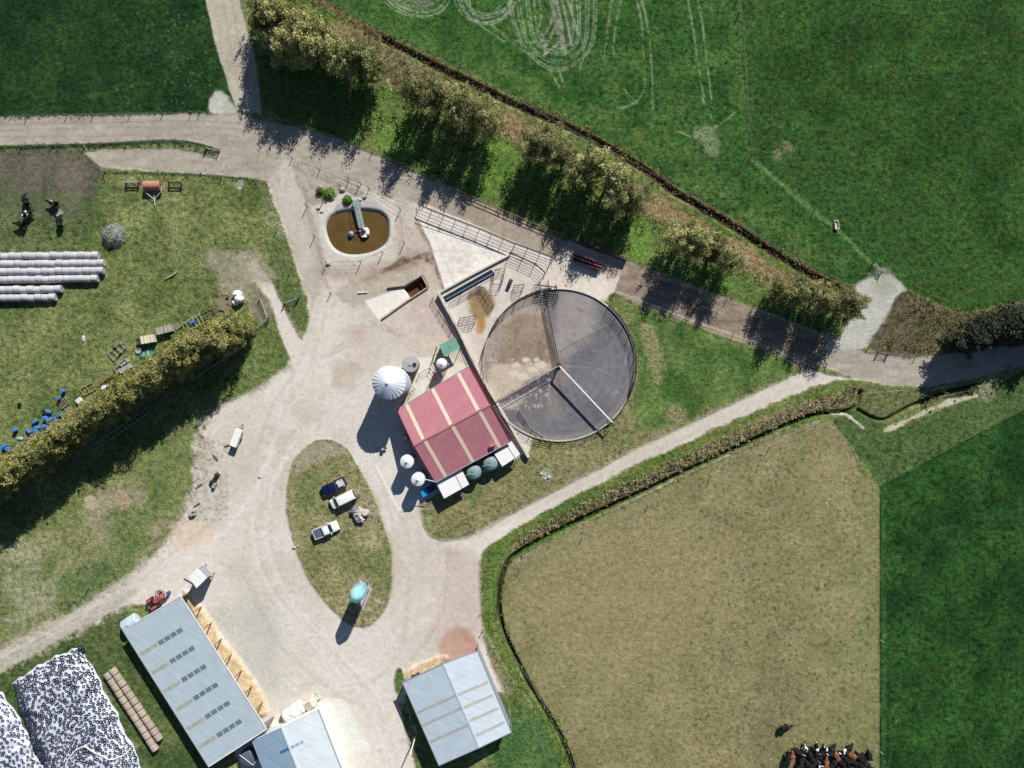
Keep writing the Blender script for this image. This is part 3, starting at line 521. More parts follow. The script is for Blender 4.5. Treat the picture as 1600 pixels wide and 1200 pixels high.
for p in ([(880, 556), (910, 545)], [(925, 585), (935, 577), (950, 584)], [(957, 615), (966, 612)], [(977, 570), (979, 550)], [(885, 572), (920, 574)], [(890, 520), (935, 500)]): stroke(p, 2.4, (160, 156, 158), alpha=.55, noise=1.5, broken=.3)
stroke([(CX + 113 * math.cos(a), CY + 113 * math.sin(a)) for a in np.linspace(-.7, 2.2, 20)], 4, (150, 142, 134), alpha=.4, noise=2, broken=.3)
spots(300, (760, 455, 990, 685), .8, 1.8, (70, 62, 60), 30, circ, .4)
# pit
area([(630, 449), (660, 431), (669, 449), (641, 466)], (98, 62, 46), None, .8, 0, 'pit', .05, smooth=False, z=-1.1, zsoft=1.2)
# micro relief
mg = np.clip(GR, 0, 1)
ZZ += mg * ((N_fine - .5) * .10 + (N_mid - .5) * .22) + (1 - mg) * (N_mid - .5) * .03
ed = np.minimum(np.minimum(GX + 100, 1700 - GX), np.minimum(GY + 100, 1300 - GY)); ZZ *= np.clip(ed / 20, 0, 1)
def gz(px, py):
    j = int(round((py + 100) / G)); i = int(round((px + 100) / G))
    if 0 <= j < NY and 0 <= i < NX: return float(ZZ[j, i])
    return 0.0
# material
gm = bpy.data.materials.new('ground_cover'); gm.use_nodes = True; n = gm.node_tree.nodes; l = gm.node_tree.links
b = n['Principled BSDF']; b.inputs['Roughness'].default_value = .95; b.inputs['Specular IOR Level'].default_value = .1
at = n.new('ShaderNodeAttribute'); at.attribute_name = 'soil'; ag = n.new('ShaderNodeAttribute'); ag.attribute_name = 'grassy'
tcn = n.new('ShaderNodeTexCoord')
def nz_(sc, det, ro=.6):
    q = n.new('ShaderNodeTexNoise'); q.inputs['Scale'].default_value = sc; q.inputs['Detail'].default_value = det; q.inputs['Roughness'].default_value = ro
    l.new(tcn.outputs['Object'], q.inputs['Vector']); return q.outputs['Fac']
def mth(op, a_, b_=None, c_=None):
    q = n.new('ShaderNodeMath'); q.operation = op
    for i, v in enumerate((a_, b_, c_)):
        if v is None: continue
        if isinstance(v, (int, float)): q.inputs[i].default_value = v
        else: l.new(v, q.inputs[i])
    return q.outputs[0]
n1 = nz_(1.1, 8, .72); n2 = nz_(.22, 4, .6)
n5 = nz_(2.6, 3, .8)
dev = mth('ADD', mth('ADD', mth('MULTIPLY', mth('SUBTRACT', n1, .5), 4.2), mth('MULTIPLY', mth('SUBTRACT', n5, .5), 2.6)), mth('MULTIPLY', mth('SUBTRACT', n2, .5), .8))
amp = mth('MULTIPLY_ADD', ag.outputs['Fac'], .78, .115)
f = mth('ADD', mth('MULTIPLY', dev, amp), 1.0); f = mth('MAXIMUM', f, .25)
vm = n.new('ShaderNodeVectorMath'); vm.operation = 'SCALE'; l.new(at.outputs['Color'], vm.inputs[0]); l.new(f, vm.inputs['Scale'])
hs = n.new('ShaderNodeHueSaturation'); l.new(vm.outputs[0], hs.inputs['Color'])
n4 = nz_(.5, 3); hv = mth('MULTIPLY_ADD', mth('SUBTRACT', n4, .5), mth('MULTIPLY', ag.outputs['Fac'], -.10), .5); l.new(hv, hs.inputs['Hue'])
l.new(hs.outputs[0], b.inputs['Base Color'])
bp = n.new('ShaderNodeBump'); bp.inputs['Distance'].default_value = 1; n3 = nz_(2.2, 6, .7)
l.new(mth('MULTIPLY', n3, mth('MULTIPLY_ADD', ag.outputs['Fac'], .34, .035)), bp.inputs['Height']); bp.inputs['Strength'].default_value = .8
l.new(bp.outputs[0], b.inputs['Normal'])
# split
vid = np.arange(NX * NY).reshape(NY, NX)
fc = CLS[:-1, :-1]
XW = (GX - 800) * S; YW = (600 - GY) * S
for ci, cname in enumerate(CN):
    jj, ii = np.nonzero(fc == ci)
    if len(jj) == 0: continue
    q = np.stack([vid[jj, ii], vid[jj + 1, ii], vid[jj + 1, ii + 1], vid[jj, ii + 1]], 1)
    u, inv = np.unique(q.ravel(), return_inverse=True); q = inv.reshape(-1, 4)
    me = bpy.data.meshes.new(cname); me.vertices.add(len(u)); co = np.stack([XW.ravel()[u], YW.ravel()[u], ZZ.ravel()[u]], 1).astype(np.float32)
    me.vertices.foreach_set('co', co.ravel()); nf = len(q); me.loops.add(nf * 4); me.loops.foreach_set('vertex_index', q.ravel().astype(np.int32))
    me.polygons.add(nf); me.polygons.foreach_set('loop_start', np.arange(0, nf * 4, 4, dtype=np.int32)); me.polygons.foreach_set('loop_total', np.full(nf, 4, np.int32))
    me.update(calc_edges=True); me.shade_smooth()
    a_ = me.color_attributes.new('soil', 'FLOAT_COLOR', 'POINT'); cc = np.ones((len(u), 4), np.float32); cc[:, :3] = COL.reshape(-1, 3)[u]; a_.data.foreach_set('color', cc.ravel())
    g_ = me.attributes.new('grassy', 'FLOAT', 'POINT'); g_.data.foreach_set('value', GR.ravel()[u].astype(np.float32))
    me.materials.append(gm)
    o = bpy.data.objects.new(cname.split('.')[0], me); link(o); o['kind'] = 'structure'
# surrounding land to the horizon
x0, x1, y0, y1 = XW[0, 0], XW[0, -1], YW[-1, 0], YW[0, 0]; F = 4000
mb = MB(); mb.add([(-F, -F, 0), (F, -F, 0), (F, F, 0), (-F, F, 0), (x0, y0, 0), (x1, y0, 0), (x1, y1, 0), (x0, y1, 0)], [(0, 1, 5, 4), (1, 2, 6, 5), (2, 3, 7, 6), (3, 0, 4, 7)])
struct('ground', mb, mat('far_grass', C(60, 92, 48), .95, var=.3, scale=.05))
# ================================================================ BUILDINGS AND TANKS
def roofmat(name, col, a, rough=.45, **k): return mat(name, col, rough, .0, .05, .5, spec=.4, stripe=(a, .76, .035), **k)
m_conc = mat('concrete', C(205, 200, 188), .85, var=.12, scale=.8, bump=.01, bscale=12)
m_concd = mat('weathered_concrete', C(168, 160, 146), .9, var=.2, scale=1.2, bump=.01)
m_galv = mat('galvanised_steel', C(170, 176, 178), .45, .3, var=.12, scale=2)
m_dsteel = mat('dark_steel', C(82, 78, 74), .6, .3, var=.15)
m_pipe = mat('painted_pipe', C(150, 150, 142), .6, .1, var=.12)
m_wall = mat('wall_cladding', C(150, 160, 168), .6, var=.08)
m_redwall = mat('red_wall', C(120, 50, 56), .6, var=.08)
m_white = mat('white_paint', C(236, 236, 232), .5, var=.04)
m_sky = mat('translucent_sheet', C(226, 208, 184), .5, var=.08, scale=3)
m_dark = mat('dark_interior', (.02, .02, .022), .8)
m_wood = mat('weathered_timber', C(150, 138, 116), .85, var=.25, scale=4)
m_wire = mat('fence_wire', C(150, 152, 148), .5, .5)
m_post = mat('timber_post', C(128, 116, 96), .9, var=.25, scale=5)
m_rubber = mat('black_rubber', C(44, 44, 48), .85, var=.2, scale=4)
m_glass = mat('window_glass', C(22, 34, 60), .08, var=.02, spec=.8)
def lerpv(a, b, t): return a + (b - a) * t
def bil(q, u, v): return lerpv(lerpv(q[0], q[1], u), lerpv(q[3], q[2], u), v)
def up(v, d): return Vector((v[0], v[1], v[2] + d))
def gabled(name, label, R0, R1, R2, RG0, RG1, m_a, m_b, wallm, cat='shed', skip=()):
    """roof quad corners: slope A = R0 R1 RG1 RG0, slope B = RG0 RG1 R2[0] R2[1]"""
    A = [R0, R1, RG1, RG0]; B = [RG0, RG1, R2[1], R2[0]]
    ctr = (R0 + R1 + R2[0] + R2[1]) / 4; t = thing(name, label, cat, (ctr.x, ctr.y, 0))
    part('roof', MB().slab(A, .07), m_a, t, world=True); part('roof', MB().slab(B, .07), m_b, t, world=True)
    # walls, set in under the roof
    def inn(p, d=.3):
        v = Vector((ctr.x - p.x, ctr.y - p.y, 0)).normalized(); return Vector((p.x, p.y, p.z)) + v * d
    base = [R0, R1, RG1, R2[1], R2[0], RG0]; bi = [inn(p) for p in base]
    w = MB(); nb = len(bi)
    vs = [(p.x, p.y, 0) for p in bi] + [(p.x, p.y, p.z - .12) for p in bi]
    w.add(vs, [(i, (i + 1) % nb, nb + (i + 1) % nb, nb + i) for i in range(nb) if i not in skip]); part('wall', w, wallm, t, world=True)
    part('ridge_cap', MB().bar(up(RG0, .03), up(RG1, .03), .34, .08), m_b, t, world=True)
    g = MB(); g.bar(up(R0, -.02), up(R1, -.02), .16, .14); part('gutter', g, m_galv, t, world=True)
    g = MB(); g.bar(up(R2[0], -.02), up(R2[1], -.02), .16, .14); part('gutter', g, m_galv, t, world=True)
    for a, b_, c_ in ((R0, RG0, R2[0]), (R1, RG1, R2[1])): part('barge_board', MB().bar(up(a, .02), up(b_, .02), .14, .10).bar(up(b_, .02), up(c_, .02), .14, .10), wallm, t, world=True)
    return t, A, B
def strip(t, q, u0, u1, v0, v1, m, name='skylight', h=.02, label=None):
    c = [up(bil(q, u0, v0), h), up(bil(q, u1, v0), h), up(bil(q, u1, v1), h), up(bil(q, u0, v1), h)]
    return part(name, MB().slab(c, .03), m, t, world=True, label=label)
# ---- red milking shed
rr = ang(733, 572, 798, 690)
m_ra = roofmat('red_roof', C(190, 126, 134), rr + math.pi / 2)
m_rb = roofmat('red_roof_lower', C(190, 126, 134), rr + math.pi / 2)
t, A, B = gabled('milking_shed', 'red roofed milking shed with three pale skylight strips beside the round yard', P(620, 640, 3.7), P(733, 572, 3.7), (P(680, 754, 3.4), P(798, 690, 3.4)), P(646, 696, 5.9), P(766, 632, 5.9), m_ra, m_rb, m_redwall)
for u in (.13, .49, .845):
    strip(t, A, u - .02, u + .022, 0.0, .985, m_sky); strip(t, B, u - .02 + .01, u + .022 + .01, .015, 1, m_sky)
v_ = MB(); c0 = bil(B, .80, .86); v_.box(up(c0, .25), (.9, .4, .5), rz=.4); v_.box(up(c0, .55), (1.1, .5, .1), rz=.4); part('roof_vent', v_, m_ra, t, world=True)
# canopies on the south side
for (q, lab) in (([(681, 753), (720, 731), (733, 757), (694, 779)], 'white flat canopy at the south corner of the red shed, by the blue bin'), ([(772, 709), (799, 689), (813, 710), (785, 729)], 'white flat canopy at the east corner of the red shed, by the concrete wall')):
    pts = [P(x, y, 2.7) for x, y in q]; c0 = sum(pts, Vector()) / 4; tt = thing('canopy', lab, 'canopy', (c0.x, c0.y, 0), group='white canopies on the shed side')
    part('roof', MB().slab(pts, .12), m_white, tt, world=True)
    for p in pts:
        pp = p + (c0 - p) * .08; part('post', MB().tube([(pp.x, pp.y, 0), (pp.x, pp.y, 2.6)], .06), m_galv, tt, world=True)
    e = MB(); e.bar(lerpv(pts[0], pts[1], .72) + Vector((0, 0, .03)), lerpv(pts[3], pts[2], .72) + Vector((0, 0, .03)), .12, .05); part('roof_seam', e, m_galv, tt, world=True)
    pt = MB(); pt.prism([(lerpv(p, c0, .2).x, lerpv(p, c0, .2).y) for p in pts], 0, 1.9); part('pump_cabinet', pt, m_concd, tt, world=True)
# ---- silos and tanks
def silo(name, label, px, py, hh, r, m, cat='silo', cone=.25, ribs=0, eave=1.0, ladder=True, n=40, group=None, lad_m=None, hz=0.0):
    b0 = P(px, py, hh); t = thing(name, label, cat, (b0.x, b0.y, 0), group=group)
    part('body', MB().lathe([(r, hz), (r, hh)], n=n), m, t, smooth=True)
    part('roof', MB().lathe([(r * eave, hh - .05), (r * eave, hh + .02), (r * .12, hh + cone), (.02, hh + cone + .01)], n=n), m, t, smooth=True)
    part('cap', MB().lathe([(.28 * min(1, r / 1.4), hh + cone * .86), (.28 * min(1, r / 1.4), hh + cone + .12), (.05, hh + cone + .22)], n=16), m_white if ribs else m, t, smooth=True)
    if ribs:
        rb = MB()
        for k in range(ribs):
            a = 2 * math.pi * k / ribs
            rb.bar((r * eave * math.cos(a), r * eave * math.sin(a), hh + .06), (.3 * math.cos(a), .3 * math.sin(a), hh + cone * .93 + .05), .07, .12)
        part('roof_rib', rb, m, t)
        hp = MB()
        for z in np.arange(.9, hh - .2, .95): hp.lathe([(r + .01, z), (r + .05, z + .03), (r + .05, z + .1), (r + .01, z + .13)], n=n)
        part('hoop', hp, m_galv, t, smooth=True)
    if ladder:
        a = math.radians(238); L = MB(); ca, sa = math.cos(a), math.sin(a)
        for s in (-.2, .2):
            o = Vector((-sa * s, ca * s, 0)); L.tube([o + Vector((ca * (r + .12), sa * (r + .12), .3)), o + Vector((ca * (r + .12), sa * (r + .12), hh + .15)), o + Vector((ca * r * .4, sa * r * .4, hh + cone * .62 + .12))], .03, 5)
        for z in np.arange(.6, hh, .4): L.bar((ca * (r + .12) - sa * -.2, sa * (r + .12) + ca * -.2, z), (ca * (r + .12) - sa * .2, sa * (r + .12) + ca * .2, z), .03)
        for q in np.linspace(.5, .95, 6):
            z = hh + cone * (1 - q) + .14; L.bar((ca * r * q + sa * .2, sa * r * q - ca * .2, z), (ca * r * q - sa * .2, sa * r * q + ca * .2, z), .05)
        part('ladder', L, lad_m or m_galv, t)
    return t
m_silo = mat('pale_silo_steel', C(222, 228, 236), .4, .0, var=.03, scale=1, spec=.5)
silo('grain_silo', 'large pale steel silo with ribbed cone roof and long shadow beside the red shed', 608, 598, 8.3, 2.75, m_silo, cone=2.1, ribs=26, eave=1.04)
m_gtank = mat('grey_tank', C(158, 162, 162), .7, var=.12, scale=1.2)
t = silo('water_tank', 'round grey water tank with a dark hatch behind the big silo', 641, 569, 2.5, 1.42, m_gtank, cat='tank', cone=.25, ladder=False)
part('hatch', MB().lathe([(.36, 2.62), (.36, 2.78), (.05, 2.82)], c=(.75, -.1, 0), n=20), m_rubber, t)
t = silo('milk_silo', 'white domed milk silo, the northern of two tall ones at the shed gable', 636, 721, 4.5, 1.18, mat('milk_white', C(226, 230, 240), .35, var=.04), cone=.45, group='white milk silos')
part('pipe', MB().tube([(.9, .3, 4.4), (1.6, .55, 4.4), (2.2, .8, 4.2)], .05, 6), m_galv, t)
t = silo('milk_silo', 'white domed milk silo nearest the blue bin at the shed gable', 653, 749, 4.5, 1.18, MATS['milk_white'], cone=.45, group='white milk silos')
part('pipe', MB().tube([(.9, .1, 4.6), (1.7, -.1, 4.5), (2.9, -.4, 4.4)], .06, 6), m_white, t)
for x, y, lab in ((740, 738, 'grey green domed tank beside the south white canopy'), (766, 724, 'grey green domed tank touching the east white canopy')):
    p = P(x, y, 2.6); t = thing('water_tank', lab, 'tank', (p.x, p.y, 0), group='green domed tanks'); mg_ = mat('green_tank', C(128, 152, 150), .55, var=.06)
    part('body', MB().lathe([(1.36, 0), (1.36, 2.2), (1.30, 2.4), (1.05, 2.68), (.6, 2.86), (.05, 2.92)], n=36), mg_, t, smooth=True)
    part('lid', MB().lathe([(.3, 2.8), (.3, 2.98), (.05, 3.0)], c=(-.1, .3, 0), n=18), mg_, t, smooth=True)
    part('pipe', MB().tube([(-1.5, -.55, 2.5), (-.3, -.35, 3.0), (.4, -.5, 2.9), (1.2, -.6, 2.3)], .05, 6), m_galv, t)
p = P(633, 684, .9); t = thing('small_tank', 'small round lidded tank in the shadow beside the red shed gable', 'tank', (p.x, p.y, 0))
part('body', MB().lathe([(.62, 0), (.62, .8), (.5, .95), (.05, 1.0)], n=24), m_gtank, t, smooth=True); part('lid', MB().lathe([(.36, .96), (.36, 1.04), (.05, 1.06)], n=20), m_white, t)
# hopper on legs north of the shed
def hopper(name, label, px, py, hh, r, m, legh, cat='hopper', conetop=.6, nleg=4, frame=True):
    p = P(px, py, hh); t = thing(name, label, cat, (p.x, p.y, 0))
    part('body', MB().lathe([(.18, legh * .55), (r, legh + .4), (r, hh), (r * .45, hh + conetop), (.15, hh + conetop + .1)], n=32), m, t, smooth=True)
    part('lid', MB().lathe([(r * .28, hh + conetop * .85), (r * .28, hh + conetop + .14), (.03, hh + conetop + .2)], n=18), m, t, smooth=True)
    for k in range(nleg):
        a = 2 * math.pi * (k + .5) / nleg; x, y = r * 1.02 * math.cos(a), r * 1.02 * math.sin(a); part('leg', MB().tube([(x, y, 0), (x, y, hh - .3)], .07, 6), m_galv, t)
    br = MB()
    for k in range(nleg):
        a = 2 * math.pi * (k + .5) / nleg; b_ = 2 * math.pi * (k + 1.5) / nleg
        br.bar((r * 1.02 * math.cos(a), r * 1.02 * math.sin(a), .3), (r * 1.02 * math.cos(b_), r * 1.02 * math.sin(b_), legh), .06)
        br.bar((r * 1.02 * math.cos(b_), r * 1.02 * math.sin(b_), .3), (r * 1.02 * math.cos(a), r * 1.02 * math.sin(a), legh), .06)
    part('brace', br, m_galv, t)
    part('ladder', (lambda L: [L.bar((r + .15, s, .2), (r + .15, s, hh), .04) for s in (-.2, .2)] and [L.bar((r + .15, -.2, z), (r + .15, .2, z), .03) for z in np.arange(.4, hh, .4)] and L)(MB()), m_galv, t)
    return t
hopper('meal_hopper', 'small white cone topped hopper on legs beside the green lean to', 690, 568, 3.4, .92, m_white, 1.6, conetop=.35)
t = hopper('feed_hopper', 'tall turquoise feed silo on legs at the south end of the oval lawn', 556, 931, 8.0, 1.22, mat('turquoise_fibreglass', C(150, 214, 222), .35, var=.05, spec=.5), 3.4, conetop=.9)
part('fill_pipe', MB().tube([(-.2, -1.25, .8), (-.2, -1.25, 7.6), (0, -.7, 8.8), (0, -.2, 9.0)], .09, 8), mat('turquoise_pipe', C(60, 150, 180), .4), t)
part('slab', MB().prism([((P(x, y) - Vector(t.location)).x, (P(x, y) - Vector(t.location)).y) for x, y in ((562, 906), (581, 919), (567, 950), (547, 937))], 0.0, .16), mat('pink_concrete', C(222, 208, 204), .85), t)
# green lean-to on posts
q = [(686, 539), (711, 527), (719, 543), (694, 557)]; pts = [P(x, y, 2.7) for x, y in q]; c0 = sum(pts, Vector()) / 4
t = thing('lean_to', 'green iron lean to roof on posts between the yard wall and the small white hopper', 'lean-to', (c0.x, c0.y, 0))
part('roof', MB().slab(pts, .07), roofmat('green_iron', C(112, 172, 146), ang(686, 539, 711, 527)), t, world=True)
for p in pts:
    pp = p + (c0 - p) * .06; part('post', MB().tube([(pp.x, pp.y, 0), (pp.x, pp.y, 2.6)], .06), m_post, t, world=True)
sm = MB(); sm.bar(up(lerpv(pts[0], pts[1], .5), .03), up(lerpv(pts[3], pts[2], .5), .03), .1, .04); sm.bar(up(lerpv(pts[0], pts[3], .5), .03), up(lerpv(pts[1], pts[2], .5), .03), .1, .04); part('roof_seam', sm, mat('pink_batten', C(180, 150, 150), .7), t, world=True)
ws = MB(); ws.bar((pts[0].x + .2, pts[0].y, 1.2), (pts[3].x + .1, pts[3].y, 1.2), .1, 2.2); ws.bar((pts[0].x + .2, pts[0].y, 1.2), (pts[1].x - .2, pts[1].y, 1.2), .1, 2.2); part('wall', ws, m_wood, t, world=True)
# blue bin + box
p = P(664, 770, 1.1); t = thing('bin', 'bright blue wheeled bin beside the south white canopy', 'bin', (p.x, p.y, 0), ang(658, 776, 672, 768))
mbl = mat('bright_blue_plastic', C(30, 150, 220), .4)
part('body', MB().box((0, 0, .6), (1.2, 1.0, 1.0)), mbl, t); part('lid', MB().box((0, 0, 1.14), (1.3, 1.1, .08)), mbl, t)
for s in (-1, 1): part('wheel', MB().tube([(.5, s * .45, .12), (.5, s * .55, .12)], .12, 12), m_rubber, t)
p = P(674, 763, 1.0); t = thing('crate', 'dark blue pump crate between the blue bin and the white canopy', 'crate', (p.x, p.y, 0), ang(658, 776, 672, 768))
part('body', MB().box((0, 0, .5), (1.4, 1.1, 1.0)), mat('navy_plastic', C(50, 70, 130), .5), t); part('lid', MB().box((0, 0, 1.03), (1.46, 1.16, .07)), mat('navy_plastic', C(50, 70, 130), .5), t)
# ---- long shed, lower left (single slope)
ra = ang(283, 932, 416, 1138)
t = thing('long_shed', 'long pale blue grey shed with six rows of skylights beside a straw coloured bedding strip', 'shed', P(304, 1065)[:])
m_bl = roofmat('pale_blue_roof', C(186, 201, 209), ra)
Q = [P(192, 985, 3.4), P(282, 931, 4.6), P(417, 1139, 4.6), P(326, 1198, 3.4)]
part('roof', MB().slab(Q, .08), m_bl, t, world=True)
cc = sum(Q, Vector()) / 4; qi = [p + (cc - p).normalized() * .4 for p in Q]
w = MB(); w.add([(p.x, p.y, 0) for p in qi] + [(p.x, p.y, p.z - .15) for p in qi], [(3, 0, 4, 7), (0, 1, 5, 4), (2, 3, 7, 6)]); part('wall', w, m_wall, t, world=True)
m_bei = mat('aged_sheet', C(172, 172, 158), .6, var=.15); m_ds = mat('dark_clear_sheet', C(112, 128, 138), .3, var=.12)
for k in range(6):
    v = (.092, .225)[0] + .0 ; v = .185 + k * .1365
    strip(t, Q, .03, .32, v - .012, v + .012, m_bei)
    for j in range(4): strip(t, Q, .345 + j * .107, .345 + j * .107 + .088, v - .014, v + .014, m_ds)
for k in range(9):
    a = lerpv(Q[1], Q[2], k / 8.0); a = a + (cc - a).normalized() * .25; part('post', MB().box((a.x, a.y, 2.2), (.16, .16, 4.4), rz=ra), m_post, t, world=True)
gt = MB(); gt.bar(up(Q[0], -.02), up(Q[3], -.02), .16, .14); part('gutter', gt, m_galv, t, world=True)
gt = MB(); gt.bar(up(Q[1], .03), up(Q[2], .03), .14, .12); gt.bar(up(Q[0], .03), up(Q[1], .03), .14, .1); gt.bar(up(Q[3], .03), up(Q[2], .03), .14, .1); part('barge_board', gt, m_white, t, world=True)
# bay dividers sticking out of the long shed
for k, (x, y) in enumerate(((303, 957), (321, 984), (340, 1008), (356, 1034), (372, 1063), (389, 1089), (405, 1115))):
    a = P(x - 5, y + 2); b_ = P(x - 1, y ); solo('bay_divider', MB().bar((a.x, a.y, .7), (b_.x, b_.y, .7), .14, 1.4), m_wood, 'short timber bay divider on the straw edge of the long shed', 'divider', group='bay dividers along the long shed', loc=Vector((a.x, a.y, 0)))
# ---- shed bottom centre
mc1 = roofmat('white_blue_roof', C(214, 224, 228), ang(497, 1108, 533, 1200)); mc2 = roofmat('steel_blue_roof', C(150, 176, 196), ang(497, 1108, 533, 1200))
d = Vector((36, 92)).normalized()
def ext(x, y, L): return (x + d.x * L, y + d.y * L)
a0 = (497, 1108); b0 = (440, 1136); c_ = (394, 1157)
t, A, B = gabled('workshop', 'white and blue gabled workshop cut by the bottom edge, behind the horizontal milk tank', P(*c_, 3.6), P(*ext(*c_, 175), 3.6), (P(*a0, 3.9), P(*ext(*a0, 175), 3.9)), P(*b0, 4.9), P(*ext(*b0, 175), 4.9), mc2, mc1, m_white)
m_bs = mat('blue_clear_sheet', C(60, 100, 150), .3, var=.15); m_bs2 = mat('grey_clear_sheet', C(150, 166, 186), .3, var=.15)
for k in range(3): strip(t, A, .19, .215, .68 + k * .105, .68 + k * .105 + .09, m_bs)
for k in range(3): strip(t, B, .19, .215, .03 + k * .12, .03 + k * .12 + .10, m_bs2)
# tank in the shed's shadow
p = P(386, 1187, 2.0); t = thing('water_tank', 'dark domed tank with white pipe in the gap between long shed and workshop', 'tank', (p.x, p.y, 0)); mnt = mat('navy_tank', C(84, 92, 108), .6)
part('body', MB().lathe([(1.5, 0), (1.5, 1.7), (1.1, 2.0), (.05, 2.1)], n=30), mnt, t, smooth=True); part('pipe', MB().tube([(-1.3, .9, 2.1), (0, 0, 2.2), (1.1, -1.0, 2.0), (1.5, -.3, 1.7)], .06, 6), m_white, t)
# horizontal milk tank + cab box
def htank(label, x0, y0, x1, y1, r, m, z=None, name='storage_tank'):
    z = z or r + .25; a = P(x0, y0, z); b_ = P(x1, y1, z); c0 = (a + b_) / 2; t = thing(name, label, 'tank', (c0.x, c0.y, 0)); dd = (b_ - a).normalized(); L = (b_ - a).length
    N = 7; pts = []; rad = []
    for k in range(N): q_ = k / (N - 1) * math.pi / 2; pts.append(a - dd * (r * .35 * math.cos(q_))); rad.append(max(.05, r * math.sin(q_)))
    for k in range(N): q_ = math.pi / 2 - k / (N - 1) * math.pi / 2; pts.append(b_ + dd * (r * .35 * math.cos(q_))); rad.append(max(.05, r * math.sin(q_)))
    part('body', MB().tube(pts, rad, 28), m, t, smooth=True, world=True)
    for f in (.2, .8): q_ = lerpv(a, b_, f); part('cradle', MB().box((q_.x, q_.y, z / 2), (.3, r * 1.6, z), rz=math.atan2(dd.y, dd.x)), m_concd, t, world=True)
    for f in (.02, .5, .98): q_ = lerpv(a, b_, f); part('band', MB().tube([q_ - dd * .04, q_ + dd * .04], r + .02, 28), m_galv, t, world=True)
    q_ = lerpv(a, b_, .5); part('hatch', MB().lathe([(.28, r - .05), (.28, r + .15), (.05, r + .2)], c=q_, n=16), m, t, world=True)
    return t, dd
t, dd = htank('white horizontal milk tank lying against the workshop gable', 446, 1119, 471, 1103, 1.2, m_white)
p = P(482, 1102, 2.0); t = thing('pump_box', 'cream pump box at the end of the white horizontal tank', 'box', (p.x, p.y, 0), ang(446, 1119, 471, 1103)); mcr = mat('cream_paint', C(222, 212, 190), .6)
part('body', MB().ringloft([rrect(1.9, 1.7, .25, 0), rrect(1.9, 1.7, .25, 1.8), rrect(1.5, 1.3, .25, 2.05)]), mcr, t); part('lid', MB().box((0, 0, 2.1), (1.1, 1.0, .1)), m_bei, t)
p = P(494, 1090, .2); solo('concrete_block', MB().box((0, 0, .35), (1.5, .9, .7)).box((.7, .6, .2), (.5, .5, .4), rz=.5), m_conc, 'pale concrete block on the gravel beyond the cream pump box', 'block', loc=None, rz=.6).location = (p.x, p.y, 0)
# ---- shed bottom right
rb_ = ang(694, 1036, 748, 1166)
m_b1 = roofmat('pale_steel_roof', C(192, 206, 216), rb_); m_b2 = roofmat('pale_steel_roof_right', C(200, 212, 220), rb_)
t, A, B = gabled('hay_barn', 'pale steel gabled barn with seven grey skylight strips at the bottom of the yard', P(629, 1066, 4.3), P(686, 1196, 4.3), (P(746, 1017, 4.3), P(799, 1144, 4.3)), P(693, 1037, 5.4), P(749, 1168, 5.4), m_b1, m_b2, m_wall, skip=(4, 5))
m_gs = mat('grey_roof_sheet', C(176, 174, 168), .6, var=.1)
for u in (.375, .525, .725): strip(t, A, u - .016, u + .016, .03, .97, m_gs)
for u in (.375, .53, .69, .865): strip(t, B, u - .016, u + .016, .04, .93, m_gs)
# timber / machinery poking out of the barn's north side
p = P(650, 1056, .4); solo('trailer_deck', MB().box((0, 0, .6), (1.6, .7, .12)).box((-.5, 0, .3), (.3, .9, .5)).box((.5, 0, .3), (.3, .9, .5)), m_dsteel, 'dark trailer deck poking out from the barn onto the straw', 'trailer', loc=None, rz=.45).location = (p.x, p.y, 0)
# pole with long shadow left of barn
pb = P(640.5, 1168, 0); pt_ = P(655, 1139, 0)
p = P(649, 1150, 0); t = thing('power_pole', 'white topped pole standing at the barn wall with a thin long shadow', 'pole', (p.x, p.y, 0))
part('pole', MB().tube([(0, 0, 0), (0, 0, 7.6)], [.13, .09], 10), m_white, t); part('crossarm', MB().bar((-.7, .3, 7.3), (.7, -.3, 7.3), .1), m_post, t)
# lean-to / fence rail to the right of barn
a = P(795, 1097); b_ = P(800, 1140); solo('rail', MB().tube([(a.x, a.y, .9), (b_.x, b_.y, .9)], .05).tube([(a.x, a.y, 0), (a.x, a.y, .9)], .05).tube([(b_.x, b_.y, 0), (b_.x, b_.y, .9)], .05), m_galv, 'short pale rail beside the east wall of the barn', 'rail', loc=Vector((a.x, a.y, 0)))
# ---- flat tank left of long shed + tractor + white trailer
t, dd = htank('pale blue horizontal tank lying at the north west corner of the long shed', 195, 979, 213, 967, 1.15, mat('pale_blue_tank', C(188, 208, 220), .5))
q = [(294, 901), (308.5, 888), (323, 903), (307, 919)]; pts = [P(x, y, 4.2) for x, y in q]; c0 = sum(pts, Vector()) / 4
t = thing('fuel_stand', 'tall square white roofed stand on the gravel north of the long shed', 'stand', (c0.x, c0.y, 0)); part('roof', MB().slab(pts, .15), m_white, t, world=True)
for p in pts: pp = p + (c0 - p) * .1; part('post', MB().tube([(pp.x, pp.y, 0), (pp.x, pp.y, 4.1)], .08), m_galv, t, world=True)
bx = MB(); bx.prism([(lerpv(p, c0, .12).x, lerpv(p, c0, .12).y) for p in pts], 1.2, 3.9); part('bin', bx, m_wall, t, world=True)
pl = [P(x, y, .35) for x, y in ((287, 903), (315, 882), (331, 899), (308, 915))]; part('platform', MB().slab(pl, .2), m_conc, t, world=True)
wb = MB(); a = P(313, 887, .9); b_ = P(321, 897, .9); wb.bar(a, b_, .35, .5); part('step', wb, m_wood, t, world=True)
